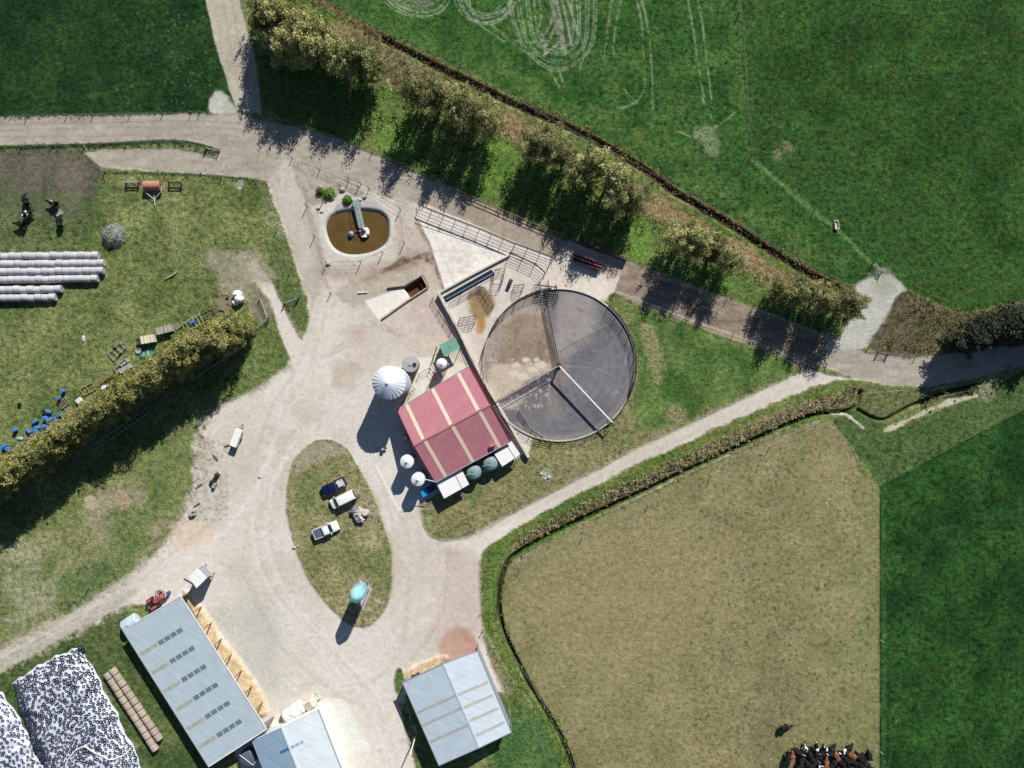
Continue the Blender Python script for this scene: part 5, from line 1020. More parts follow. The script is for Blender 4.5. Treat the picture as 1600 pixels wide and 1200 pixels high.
# ================================================================ VEHICLES, BALES, SILAGE, ANIMALS, FENCES, YARD CLUTTER
def wheel(t, x, y, r=.34, wd=.22):
    wl = part('wheel', MB().lathe([(r * .6, -wd / 2), (r * .95, -wd / 2), (r, -wd / 4), (r, wd / 4), (r * .95, wd / 2), (r * .6, wd / 2)], M=Matrix.Rotation(math.pi / 2, 3, 'X'), c=(x, y, r), n=20), m_rubber, t)
    part('rim', MB().lathe([(r * .6, -wd * .4), (r * .6, wd * .4), (.04, wd * .45)], M=Matrix.Rotation(math.pi / 2, 3, 'X'), c=(x, y, r), n=14), m_galv, wl)
def vehicle(name, label, px, py, rz, paint, kind, Lg=4.9, W=1.85, tray=None, cat='car'):
    """x+ is the nose"""
    p = P(px, py, .8); t = thing(name, label, cat, (p.x, p.y, 0), rz); h0 = .95 if kind != 'van' else 1.0
    body = MB().ringloft([rrect(Lg * .96, W * .92, .25, .32), rrect(Lg, W, .35, .5), rrect(Lg, W, .4, .78), rrect(Lg * .985, W * .96, .42, h0 - .04), rrect(Lg * .96, W * .9, .4, h0)])
    part('body', body, paint, t, smooth=True)
    if kind == 'van': cx, cl, top = -.35, 4.1, 1.95
    elif kind == 'ute': cx, cl, top = .15, 2.0, 1.62
    else: cx, cl, top = -.35, 3.1, 1.5
    fr, bk = (.95, .12) if kind == 'van' else (.62, .45)
    def ring(f, z, ins): return rrect(cl - f * (fr + bk), W * (.93 - ins), .22, z, cx=cx + (-fr + bk) * f / 2)
    part('window', MB().ringloft([ring(0, h0 - .01, 0), ring(.8, top - .1, .11)]), m_glass, t, smooth=True)
    part('roof', MB().ringloft([ring(.78, top - .12, .09), ring(.9, top - .03, .12), ring(1.05, top, .2)]), paint, t, smooth=True)
    if kind == 'van':
        part('side_panel', MB().ringloft([rrect(3.1, W * .94, .15, h0, cx=-.8), rrect(3.0, W * .84, .2, top - .1, cx=-.8)]), paint, t, smooth=True)
    pl = MB()
    for s in (-1, 1):
        pl.bar((cx + cl / 2 - .05, s * W * .44, h0), (cx + cl / 2 - fr * .85, s * W * .39, top - .1), .07); pl.bar((cx - cl / 2 + .05, s * W * .44, h0), (cx - cl / 2 + bk * .85, s * W * .39, top - .1), .07)
    part('pillar', pl, paint, t)
    if kind == 'ute':
        tl = 1.75; tx = -Lg / 2 + tl / 2 + .12
        tr = MB()
        for s in (-1, 1): tr.box((tx, s * (W / 2 - .06), 1.03), (tl, .09, .32))
        tr.box((-Lg / 2 + .08, 0, 1.03), (.09, W - .1, .32)).box((tx + tl / 2, 0, 1.03), (.08, W - .1, .32)); part('tray_side', tr, paint, t)
        if tray: part('tray_cover', MB().box((tx, 0, 1.14), (tl - .1, W - .22, .06)), tray, t)
        else:
            part('tray_floor', MB().box((tx, 0, .98), (tl, W - .2, .05)), m_galv, t)
    for x in (Lg * .31, -Lg * .3):
        for s in (-1, 1): wheel(t, x, s * (W / 2 - .12))
    for s in (-1, 1):
        part('headlight', MB().box((Lg / 2 - .08, s * W * .36, .72), (.16, .34, .16)), mat('lamp_glass', C(230, 230, 225), .1), t); part('tail_light', MB().box((-Lg / 2 + .06, s * W * .4, .8), (.12, .2, .22)), mat('lamp_red', C(150, 30, 30), .2), t)
        part('mirror', MB().box((cx + cl / 2 - .45, s * (W / 2 + .12), 1.08), (.14, .24, .16)), paint, t)
    part('bumper', MB().box((Lg / 2 - .02, 0, .45), (.14, W * .9, .2)), m_dsteel, t)
    part('windscreen', MB().add([(cx + cl / 2 - .02, -W * .38, h0 + .03), (cx + cl / 2 - .02, W * .38, h0 + .03), (cx + cl / 2 - fr * .8, W * .33, top - .1), (cx + cl / 2 - fr * .8, -W * .33, top - .1)], [(0, 1, 2, 3)]), m_glass, t)
    return t
m_navy = mat('navy_paint', C(26, 34, 84), .18, .1, var=.04, spec=.8); m_wp = mat('white_car_paint', C(240, 240, 236), .2, var=.02, spec=.6)
t = vehicle('pickup', 'dark navy blue pickup with a pale load in its tray, northernmost on the oval lawn', 521.5, 760, ang(540, 750, 503, 768), m_navy, 'ute', 4.6)
part('load', MB().box((-1.35, .1, 1.15), (1.0, .9, .35)).box((-1.0, -.3, 1.1), (.5, .5, .4), rz=.4), mat('load_white', C(206, 200, 196), .7), t)
vehicle('van', 'long roofed white van between the navy pickup and the boulder heap', 536, 780, ang(553, 771, 518, 788), m_wp, 'van', 4.7, cat='van')
vehicle('pickup', 'white pickup with dark tray cover, southernmost vehicle on the oval lawn', 509.5, 828, ang(492, 836, 528, 821), m_wp, 'ute', 4.75, tray=mat('tray_cover', C(88, 96, 118), .6))
# tank trailer
p = P(370, 684, .9); t = thing('tank_trailer', 'narrow white box trailer parked on the gravel west of the yard', 'trailer', (p.x, p.y, 0), ang(365, 697, 375, 671))
part('body', MB().ringloft([rrect(3.2, 1.25, .12, .55), rrect(3.3, 1.3, .15, 1.4), rrect(3.2, 1.2, .15, 1.55)]), m_white, t); part('rear_panel', MB().box((-1.66, 0, 1.0), (.3, 1.2, .8)), m_navy, t)
for s in (-1, 1): wheel(t, -.2, s * .62, .32)
part('drawbar', MB().bar((1.6, .4, .5), (2.6, 0, .5), .09).bar((1.6, -.4, .5), (2.6, 0, .5), .09), m_dsteel, t); part('jockey_box', MB().box((2.0, 0, .75), (.5, .6, .4)), m_concd, t)
# ---- boulder heap beside the van
m_rock = mat('boulder', C(190, 184, 174), .9, var=.25, scale=2, bump=.04, bscale=4); m_rockd = mat('boulder_blue', C(120, 122, 140), .9, var=.25, scale=2, bump=.04)
RR = random.Random(5)
for i in range(15):
    a = RR.uniform(0, 6.28); q_ = RR.uniform(0, 1) ** .6; x = 562 + 13 * q_ * math.cos(a); y = 803 + 9 * q_ * math.sin(a); r = RR.uniform(.42, .78); pp = P(x, y)
    solo('boulder', MB().blob((0, 0, r * .55), (r, r * .8, r * 1.0), 9, 7, seed=i, rough=.28), m_rock if i % 4 else m_rockd, 'pale or bluish boulder in the heap on the oval lawn beside the white van', 'boulder', loc=None, rz=RR.uniform(0, 3), group='boulders heaped on the oval lawn').location = (pp.x, pp.y, 0)
p = P(557, 781); solo('log', MB().tube([(-.9, -.5, .25), (0, .1, .35), (1.0, .7, .3)], [.12, .16, .1], 8), m_bark, 'short dark log between the white van and the boulder heap', 'log', loc=None, rz=.5).location = (p.x, p.y, 0)
# stack of low pads south of silo shadow
p = P(600, 701); t = thing('trolley', 'small dark trolley on the gravel at the tip of the silo shadow', 'trolley', (p.x, p.y, 0), .4)
part('frame', MB().box((0, 0, .5), (1.1, .5, .08)).bar((.5, 0, .5), (.8, 0, 1.1), .06), m_dsteel, t); part('wheel', MB().tube([(-.3, -.3, .2), (-.3, .3, .2)], .2, 12), m_rubber, t); part('box', MB().box((-.1, 0, .75), (.5, .4, .4)), m_gtank, t)
# ---- round bales
def bale_mesh(m, r=.66, L=1.22, seed=0, endm=None):
    mb = MB(); R = random.Random(seed); pr = []
    for x, rr_ in ((-L / 2, r * .05), (-L / 2, r * .93), (-L / 2 + .05, r * .985), (-L / 4, r * 1.0), (0, r * R.uniform(.99, 1.02)), (L / 4, r), (L / 2 - .05, r * .985), (L / 2, r * .93), (L / 2, r * .05)): pr.append((rr_, x))
    mb.lathe(pr, n=24, M=Matrix.Rotation(math.pi / 2, 3, 'Y'), c=(0, 0, r)); return mb.mesh('bale', m, True)
m_bw = mat('white_bale_wrap', C(190, 190, 192), .55, var=.26, scale=2.5, rnd=.07, bump=.03, bscale=3); m_bb = mat('net_wrapped_hay', C(170, 156, 142), .85, var=.22, scale=5, rnd=.08, bump=.02)
WB = [bale_mesh(m_bw, seed=i) for i in range(3)]; BB = [bale_mesh(m_bb, .66, 1.18, seed=9 + i) for i in range(2)]
def bale(meshes, px, py, rz, label, group, cat='bale'):
    o = bpy.data.objects.new('round_bale', RR.choice(meshes)); link(o); p = P(px, py, .7); o.location = (p.x + RR.uniform(-.03, .03), p.y + RR.uniform(-.05, .05), 0); o.rotation_euler = (0, 0, rz + RR.uniform(-.03, .03)); o['label'] = label; o['category'] = cat; o['group'] = group; return o
rn = ['topmost', 'second', 'third', 'fourth', 'fifth', 'lowest']
for i, (y, xe, n_) in enumerate(((398.5, 149, 17), (410.5, 158, 17), (422.5, 157, 17), (435, 148, 17), (451.5, 91, 12), (464.5, 82, 11))):
    for k in range(n_): bale(WB, xe - k * 10.75, y + (.6 if k % 2 else 0) + k * .12, math.radians(-.8), f'white wrapped round bale in the {rn[i]} of the six long rows', f'white bales, {rn[i]} row', 'bale')
for i, (x0, y0, x1, y1, n_) in enumerate(((169, 1056, 241, 1168, 13), (178, 1049, 247, 1152, 12))):
    for k in range(n_):
        f = k / (n_ - 1); bale(BB, x0 + (x1 - x0) * f, y0 + (y1 - y0) * f, ang(x0, y0, x1, y1) + math.pi * (k % 2), 'net wrapped brown hay bale in the %s of the two short rows beside the silage' % ('left' if i == 0 else 'right'), 'brown hay bales, %s row' % ('left' if i == 0 else 'right'))
# ---- silage stacks with tyres
m_cov = mat('silage_cover', C(204, 211, 224), .5, var=.14, scale=.8, bump=.16, bscale=1.0, spec=.5)
def stack(label, TLc, TRc, BRc, BLc, hgt, cat='silage stack'):
    q = [P(*c) for c in (TLc, TRc, BRc, BLc)]; NU, NV = 40, 90
    def pos(u, v):
        b = bil(q, u, v); e = min(u, 1 - u); e2 = v; b = b + Vector((math.sin(v * 31 + u * 3) * .22 + math.sin(v * 73) * .12 + (u - .5) * 1.2 * math.sin(v * math.pi), math.sin(u * 23) * .18 + math.sin(u * 51 + 2) * .1 + .9 * math.sin(u * math.pi) * (1 - v), 0))
        z = hgt * min(1, (e / .22)) ** .6 * min(1, (e2 / .10 + .02)) ** .6; z += (.12 * math.sin(v * 37 + u * 9) + .10 * math.sin(v * 71 - u * 23) * math.sin(u * 31 + 1)) * min(1, e * 6)
        return Vector((b.x, b.y, max(.02, z)))
    mb = MB(); vs = [pos(i / NU, j / NV) for j in range(NV + 1) for i in range(NU + 1)]
    mb.add(vs, [(j * (NU + 1) + i, (j + 1) * (NU + 1) + i, (j + 1) * (NU + 1) + i + 1, j * (NU + 1) + i + 1) for j in range(NV) for i in range(NU)])
    # skirt down into the ground gives the plastic its body
    o = solo('silage_stack', mb, m_cov, label, cat, loc=Vector((q[0].x, q[0].y, 0)), smooth=True); return pos, q
posA, qA = stack('large white plastic covered silage stack dotted with tyres, beside the brown bales', (19, 1068), (128, 1010), (262, 1290), (125, 1340), 1.9)
posB, qB = stack('white plastic covered silage stack with tyres cut by the left edge', (-90, 1130), (4, 1080), (128, 1300), (20, 1360), 1.7)
edge = MB()
pts = [posA(u, .52 + .06 * math.sin(u * 9)) + Vector((0, 0, .16)) for u in np.linspace(.02, .98, 24)]; edge.tube(pts, .12, 6)
solo('cover_seam', edge, m_white, 'raised white overlap seam running across the large silage stack', 'seam', smooth=True)
TR = random.Random(3); ty = []
def tyre_mesh(lo=False):
    mb = MB(); n, k = (14, 6) if not lo else (10, 5); vs = []; fs = []
    for i in range(n):
        a = 2 * math.pi * i / n
        for j in range(k): b_ = 2 * math.pi * j / k; r_ = .225 + .095 * math.cos(b_); vs.append((r_ * math.cos(a), r_ * math.sin(a), .09 + .09 * math.sin(b_)))
    for i in range(n):
        for j in range(k): fs.append((i * k + j, ((i + 1) % n) * k + j, ((i + 1) % n) * k + (j + 1) % k, i * k + (j + 1) % k))
    return mb.add(vs, fs)
tmb = tyre_mesh(); tme = tmb.mesh('tyre', mat('tyre_rubber', C(34, 36, 56), .8, var=.2), True)
def scatter(pos, dens, vmax, md, edgeboost, which):
    acc = []
    for _ in range(dens):
        u = TR.uniform(.015, .985); v = TR.uniform(.01, vmax)
        if which == 'A':
            keep = .62 if v < .5 else .5
            if min(u, 1 - u) < .16 or v < .09 or abs(v - .5) < .03: keep = 1
        else: keep = .25 + .75 * u
        if TR.random() > keep: continue
        p = pos(u, v)
        m_ = md * (.82 if min(u, 1 - u) < .16 or v < .08 else 1.0)
        if all((p.x - q_.x) ** 2 + (p.y - q_.y) ** 2 > m_ * m_ for q_ in acc): acc.append(p)
    return acc
tA = scatter(posA, 12000, .66, .50, 1, 'A'); tB = scatter(posB, 5500, .6, .56, 1, 'B')
def vis(p): x = 800 + p.x / S * H / (H - p.z); y = 600 - p.y / S * H / (H - p.z); return -4 < x < 1604 and -4 < y < 1204
allt = [(p, 'A') for p in tA] + [(p, 'B') for p in tB]
allt = [a for a in allt if vis(a[0])]; allt.sort(key=lambda a: (a[0].x ** 2 + a[0].y ** 2))
for p, wch in allt[:298]:
    o = bpy.data.objects.new('tyre', tme); link(o); o.location = (p.x, p.y, p.z - .02); o.rotation_euler = (TR.uniform(-.15, .15), TR.uniform(-.15, .15), TR.uniform(0, 6)); s_ = TR.uniform(.7, 1.08); o.scale = (s_, s_, s_)
    o['label'] = 'worn black tyre weighing down the white cover of the large silage stack' if wch == 'A' else 'worn black tyre on the silage cover at the left edge'; o['category'] = 'tyre'; o['group'] = 'tyres on the silage stacks' if wch == 'A' else 'tyres on the left silage stack'
rest = MB(); lo = tyre_mesh(True)
for p, wch in allt[298:]: q_ = TR.uniform(.7, 1.08); rest.add([(v[0] * q_ + p.x, v[1] * q_ + p.y, v[2] * q_ + p.z - .02) for v in lo.v], lo.f)
o = bpy.data.objects.new('tyres', rest.mesh('tyres', MATS['tyre_rubber'], True)); link(o); o['kind'] = 'stuff'; o['label'] = 'the many further black tyres spread over the silage covers'; o['category'] = 'tyres'
print('TYRES', len(allt))
p = P(124, 1021, 0)
for i, (dx, dy) in enumerate(((0, 0), (5, 3), (2, 9), (-3, 5))):
    p = P(126 + dx, 1012 + dy); o = bpy.data.objects.new('tyre', tme); link(o); o.location = (p.x, p.y, .02 + .2 * (i % 2)); o.scale = (1.5, 1.5, 1.5); o['label'] = 'larger spare tyre heaped on the grass at the top corner of the silage stack'; o['category'] = 'tyre'; o['group'] = 'spare tyres at the silage corner'
# ---- cattle
def cow_mesh(m, seed=0, turn=0.0, graze=0.0):
    me = bpy.data.meshes.new('cow'); R = random.Random(seed)
    V = [(-.85, 0, 1.12), (-.45, 0, 1.1), (0, 0, 1.06), (.45, 0, 1.12), (.78, turn * .1, 1.22), (1.05, turn * .35, 1.35 - graze * .5), (1.22, turn * .6, 1.42 - graze * .9), (1.48, turn * .8, 1.28 - graze * 1.0)]
    Rr = [.27, .36, .38, .34, .24, .15, .15, .09]; E = [(i, i + 1) for i in range(7)]
    def leg(root, x, y, back):
        o = len(V)
        if back: V.extend([(x, y, .85), (x + .1, y, .58), (x - .1, y, .42), (x - .06, y, .08), (x, y, .02)]); Rr.extend([.16, .10, .07, .05, .06])
        else: V.extend([(x, y, .8), (x + .02, y, .5), (x, y, .25), (x, y, .08), (x + .03, y, .02)]); Rr.extend([.13, .08, .055, .045, .06])
        E.append((root, o)); E.extend([(o + i, o + i + 1) for i in range(4)])
    leg(0, -.75, .22, True); leg(0, -.78, -.22, True); leg(3, .52, .2, False); leg(3, .5, -.2, False)
    o = len(V); V.extend([(-1.12, 0, 1.15), (-1.2, .03, .75), (-1.2, .03, .45)]); Rr.extend([.05, .03, .045]); E.extend([(0, o), (o, o + 1), (o + 1, o + 2)])
    hx, hy, hz = V[6]
    for s in (-1, 1): o = len(V); V.append((hx - .05, hy + s * .24, hz + .04)); Rr.append(.045); E.append((6, o))
    me.from_pydata(V, E, []); ob = bpy.data.objects.new('tmp', me); link(ob)
    sk = ob.modifiers.new('s', 'SKIN'); sk.use_smooth_shade = True
    for i, d in enumerate(me.skin_vertices[0].data): q = 1.35 if i < 4 else 1.15; d.radius = (Rr[i] * q, Rr[i] * q); d.use_root = (i == 1)
    ob.modifiers.new('b', 'SUBSURF').levels = 2; ob.modifiers[-1].render_levels = 2
    dg = bpy.context.evaluated_depsgraph_get(); m2 = bpy.data.meshes.new_from_object(ob.evaluated_get(dg)); bpy.data.objects.remove(ob); m2.name = 'cow'
    m2.materials.clear(); m2.materials.append(m); m2.shade_smooth(); return m2
def cowmat(name, base, patch, thr):
    m = bpy.data.materials.new(name); m.use_nodes = True; n = m.node_tree.nodes; l = m.node_tree.links; b = n['Principled BSDF']; b.inputs['Roughness'].default_value = .85; b.inputs['Specular IOR Level'].default_value = .12
    tc = n.new('ShaderNodeTexCoord'); oi = n.new('ShaderNodeObjectInfo'); ad = n.new('ShaderNodeVectorMath'); ad.operation = 'MULTIPLY_ADD'; l.new(tc.outputs['Object'], ad.inputs[0]); ad.inputs[1].default_value = (1, 1, 1)
    cb = n.new('ShaderNodeCombineXYZ'); mu = n.new('ShaderNodeMath'); mu.operation = 'MULTIPLY'; mu.inputs[1].default_value = 37; l.new(oi.outputs['Random'], mu.inputs[0]); l.new(mu.outputs[0], cb.inputs[0]); l.new(cb.outputs[0], ad.inputs[2])
    nz = n.new('ShaderNodeTexNoise'); nz.inputs['Scale'].default_value = 1.5; nz.inputs['Detail'].default_value = 1; l.new(ad.outputs[0], nz.inputs['Vector'])
    r = n.new('ShaderNodeValToRGB'); r.color_ramp.elements[0].position = thr; r.color_ramp.elements[0].color = (*base, 1); r.color_ramp.elements[1].position = thr + .02; r.color_ramp.elements[1].color = (*patch, 1)
    l.new(nz.outputs['Fac'], r.inputs[0]); l.new(r.outputs[0], b.inputs['Base Color']); return m
blk = (.012, .012, .014)
CM = {'black': [cow_mesh(cowmat('cow_black', blk, (.03, .026, .024), .6), i, tv, gv) for i, (tv, gv) in enumerate(((.2, .3), (-.5, .9)))],
      'piebald': [cow_mesh(cowmat('cow_piebald', blk, (.75, .74, .7), .6), i + 5, tv, gv) for i, (tv, gv) in enumerate(((0, .2), (.5, .8)))],
      'brown': [cow_mesh(cowmat('cow_brown', C(120, 78, 52), C(176, 128, 94), .62), 8, .2, .5)]}
def cow(kind, px, py, deg, label, group=None):
    o = bpy.data.objects.new('cow', RR.choice(CM[kind])); link(o); p = P(px, py, 1.0); o.location = (p.x, p.y, 0); o.rotation_euler = (0, 0, math.radians(deg)); o.scale = (.9, .95, .95); o['label'] = label; o['category'] = 'cow'
    if group: o['group'] = group
    return o
cow('black', 1228, 1137, 15, 'lone black cow standing above the herd on the brown paddock')
cow('black', 1231, 1184, 80, 'black cow at the left end of the herd beside a brown one'); cow('brown', 1238, 1182, 84, 'brown cow at the left end of the herd beside a black one')
herd = []
tr_ = random.Random(12)
for (x, y, dg, kd) in ((1246, 1174, 150, 'black'), (1258, 1172, 70, 'piebald'), (1266, 1180, 110, 'black'), (1276, 1170, 95, 'piebald'), (1284, 1178, 60, 'black'), (1290, 1172, 120, 'piebald'), (1252, 1190, 80, 'black'), (1262, 1194, 130, 'black'), (1273, 1190, 60, 'black'), (1282, 1198, 100, 'piebald'), (1291, 1190, 85, 'brown'), (1300, 1172, 62, 'black'), (1306, 1180, 118, 'brown'), (1303, 1192, 50, 'black'), (1313, 1190, 140, 'black'),
                       (1318, 1174, 35, 'piebald'), (1326, 1170, 50, 'black'), (1330, 1180, 150, 'brown'), (1322, 1186, 130, 'black'), (1333, 1190, 140, 'black'), (1342, 1182, 120, 'black'), (1350, 1188, 115, 'black'), (1345, 1196, 140, 'black'), (1356, 1196, 120, 'black'), (1336, 1202, 150, 'black'), (1320, 1202, 120, 'black'), (1308, 1205, 70, 'black'), (1294, 1206, 90, 'piebald'), (1270, 1206, 100, 'black'), (1254, 1206, 80, 'black'), (1364, 1204, 130, 'black'), (1358, 1180, 100, 'black'), (1283, 1210, 45, 'black')):
    lb = {'black': 'black cow packed in the herd at the bottom of the brown paddock', 'piebald': 'black cow with white patches in the herd at the bottom of the paddock', 'brown': 'brown cow among the black ones in the herd at the bottom of the paddock'}[kd]
    cow(kd, x, y, dg, lb, {'black': 'black cows in the herd', 'piebald': 'black and white cows in the herd', 'brown': 'brown cows in the herd'}[kd])
cow('black', 39, 313, 120, 'black cow at the top left of the small group on the muddy grass', None); cow('piebald', 43, 333, 20, 'black cow with white patches between two black ones at the far left', None)
cow('black', 31, 350, 170, 'black cow lowest of the left trio on the muddy grass', None); cow('piebald', 82, 317, 160, 'black cow with white patches, upper right of the small group', None); cow('black', 92, 346, 100, 'black cow beside the slatted pallet, lower right of the small group', None)
# ---- pallets, crates, trailers and junk in front of the shelterbelt
def pallet(label, px, py, rz, s=(1.3, 1.1), m=m_wood, h=.15, slats=6, z=0, name='pallet'):
    p = P(px, py); t = thing(name, label, 'pallet', (p.x, p.y, z), rz)
    for k in range(slats): part('slat', MB().box((-s[0] / 2 + (k + .5) * s[0] / slats, 0, h), (s[0] / slats * .62, s[1], .04)), m, t)
    for y in (-s[1] / 2 + .06, 0, s[1] / 2 - .06): part('bearer', MB().box((0, y, h / 2), (s[0], .1, h)), m, t)
    return t
pallet('pale slatted pallet lying beside the black cow on the muddy grass', 93, 334, ang(90, 340, 98, 330), m=mat('pale_timber', C(170, 172, 170), .8))
m_gc = mat('grey_crate', C(168, 162, 152), .8, var=.15, scale=2)
def crate(label, px, py, rz, d, m=m_gc, lid=True, name='crate'):
    p = P(px, py, d[2]); t = thing(name, label, 'crate', (p.x, p.y, 0), rz); wl = MB()
    for s in (-1, 1): wl.box((0, s * (d[1] / 2 - .03), d[2] / 2), (d[0], .06, d[2])).box((s * (d[0] / 2 - .03), 0, d[2] / 2), (.06, d[1] - .12, d[2]))
    part('side_panel', wl, m, t); part('lid' if lid else 'floor', MB().box((0, 0, d[2] + .02 if lid else .1), (d[0] + .06 if lid else d[0] - .1, d[1] + .06 if lid else d[1] - .1, .05)), m, t)
    for x in (-d[0] * .25, d[0] * .25): part('batten', MB().box((x, 0, d[2] + .06 if lid else .14), (.08, d[1], .04)), m_wood, t)
    return t
def frame(label, px, py, rz, L, W, h=.5, m=m_galv, rails=3, cross=3, name='flatbed_trailer', cat='trailer', wheels=False, draw=0):
    p = P(px, py); t = thing(name, label, cat, (p.x, p.y, 0), rz); f = MB()
    for y in (-W / 2, W / 2): f.bar((-L / 2, y, h), (L / 2, y, h), .12, .14)
    part('side_rail', f, m, t); c_ = MB()
    for k in range(cross + 1): x = -L / 2 + L * k / cross; c_.bar((x, -W / 2, h), (x, W / 2, h), .09, .1)
    part('cross_member', c_, m, t)
    if wheels:
        for s in (-1, 1): wheel(t, 0, s * (W / 2 + .05), .3)
    else:
        for x in (-L / 2, L / 2):
            for y in (-W / 2, W / 2): part('leg', MB().box((x, y, h / 2), (.09, .09, h)), m, t)
    if draw: part('drawbar', MB().bar((L / 2, W / 2, h), (L / 2 + draw, 0, h), .08).bar((L / 2, -W / 2, h), (L / 2 + draw, 0, h), .08), m, t)
    return t
frame('open steel trailer frame with drawbar, leftmost of the row of junk on the grass', 184, 548, ang(176, 556, 192, 540), 2.9, 1.5, wheels=True, draw=.8)
frame('grey steel bed frame standing against the shelterbelt below the open trailer', 192, 572, ang(182, 580, 202, 564), 2.6, 1.1, .6, cross=2)
crate('long grey box lying on the grey bed frame', 194, 566, ang(182, 574, 202, 560), (1.6, .6, .4)); crate('second grey box leaning beside the grey bed frame', 195, 576, ang(182, 580, 202, 568), (2.2, .8, .7))
t = crate('big cream capped machine box with dark engine beside the shelterbelt', 230, 530, ang(220, 532, 242, 528), (2.3, 1.3, 1.4), mcr); part('engine', MB().box((-1.7, -.1, .5), (.9, 1.0, .9)).tube([(-1.7, .3, .9), (-1.9, .5, 1.5)], .08), m_dsteel, t)
t = crate('wide pair of grey lidded boxes between cream machine box and single pallet', 256, 515, ang(245, 519, 268, 513), (2.7, 1.2, 1.2)); part('seam', MB().box((0, 0, 1.27), (.08, 1.26, .05)), m_dsteel, t)
pallet('square pale pallet right of the pair of grey boxes', 277, 510, .6, (1.1, 1.0))
frame('long low rusty trailer frame heaped with a blue drum', 303, 505, ang(290, 512, 318, 496), 3.6, 1.7, .5, m=m_concd, cross=5); frame('dark short trailer frame nearest the white bags', 326, 488, ang(317, 494, 336, 484), 2.2, 1.1, .5, m=m_dsteel, cross=2)
for i, (x, y, lab) in enumerate(((304, 504, 'blue drum lying in the long rusty trailer frame'), (296, 520, 'small light blue drum at the edge of the shelterbelt'))):
    p = P(x, y); solo('barrel', MB().tube([(-.42, 0, 0), (-.4, 0, 0), (.4, 0, 0), (.42, 0, 0)], [.24, .3, .3, .24], 18), mat('barrel_blue', C(66, 126, 190), .45, var=.12, rnd=.15), lab, 'barrel', loc=None, rz=.6 + i, smooth=True).location = (p.x, p.y, .75 if i == 0 else .3)
for i, (x, y) in enumerate(((341, 472), (351, 474), (346, 480), (353, 483))): pallet(['grey pallet standing first in the cluster beside the white bags', 'grey pallet closest to the white bags', 'tilted grey pallet in the middle of the pallet cluster', 'broken pallet lowest in the pallet cluster beside the hedge'][i], x, y, .3 + i * .7, (1.1, 1.0), z=.02 + .03 * i)
p = P(373, 467); t = thing('bulk_bag', 'heap of white bulk bags on the gravel at the end of the shelterbelt', 'bag', (p.x, p.y, 0)); m_bag = mat('white_bag', C(240, 240, 242), .7, bump=.04, bscale=3)
for x, y, z, r in ((.0, .75, .7, .85), (.35, -.1, .75, .9), (-.45, -.75, .45, .62)): part('bag', MB().blob((x, y, z), (r, r * .85, z * 1.15), 14, 9, seed=int(x * 10) + 3, rough=.1), m_bag, t, smooth=True)
p = P(356, 463); solo('bucket', MB().lathe([(.18, 0), (.26, .5), (.24, .5), (.16, .06)], n=18), mat('orange_plastic', C(200, 150, 120), .5), 'small orange and white bucket left of the white bags', 'bucket', loc=None).location = (p.x, p.y, 0)
# boat / paddling shape
p = P(232, 553); t = thing('dinghy', 'small green and blue plastic dinghy pressed against the shelterbelt', 'boat', (p.x, p.y, 0), ang(220, 556, 246, 549))
hull = [[(x * (1 if z < .2 else 1.08), y * (1 if z < .2 else 1.12), z) for x, y in [(1.25 * math.cos(a), .5 * math.sin(a)) for a in np.linspace(0, 2 * math.pi, 22, endpoint=False)]] for z in (0.05, .42)]
part('hull', MB().ringloft(hull), mat('green_plastic', C(90, 150, 110), .4), t); part('rim', MB().tube([(1.35 * math.cos(a), .56 * math.sin(a), .46) for a in np.linspace(0, 2 * math.pi, 23)], .07, 6), mat('teal_rim', C(40, 120, 140), .4), t); part('seat', MB().box((.2, 0, .5), (.35, .9, .06)).box((-.6, 0, .5), (.3, .8, .06)), mat('pale_green', C(160, 190, 160), .5), t)
p = P(217, 548); solo('tyre', MB().lathe([(.3, -.16), (.55, -.16), (.6, 0), (.55, .16), (.3, .16), (.26, 0)], n=24), m_gtank, 'grey old tyre lying left of the green dinghy', 'tyre', loc=None).location = (p.x, p.y, .17)
for i, (x, y, r) in enumerate(((165, 598, 'rusty beam lying at the hedge edge, upper one'), (173, 592, 'rusty beam lying at the hedge edge, next to the grey bed frame'))): p = P(x, y); solo('beam', MB().bar((-1.2, 0, .2), (1.2, 0, .2), .18).box((0, .3, .12), (2.0, .15, .12)), mat('rust_red', C(128, 76, 62)), r, 'beam', loc=None, rz=ang(160, 602, 184, 585)).location = (p.x, p.y, 0)
p = P(163, 605); solo('sheet', MB().box((0, 0, .12), (1.0, .8, .06)).box((.2, .1, .2), (.6, .5, .05), rz=.4), m_white, 'pale broken sheet lying by the rusty beams', 'sheet', loc=None).location = (p.x, p.y, 0)
frame('wooden hurdle of long rails left of the rusty beams', 138, 608, ang(128, 614, 150, 602), 2.4, 1.4, .25, m=mat('yellow_timber', C(160, 146, 104), .8), cross=2, name='hurdle', cat='hurdle'); frame('second grey slatted hurdle beside the small blue barrels', 100, 630, ang(94, 634, 108, 624), 1.6, 1.3, .25, m=m_wood, cross=4, name='hurdle', cat='hurdle')
crate('small white box with dark underside above the shelterbelt', 123, 626, .7, (.9, .8, .5), m_white); pallet('grey pallet stacked against the second hurdle', 108, 640, .5, (1.4, 1.0))
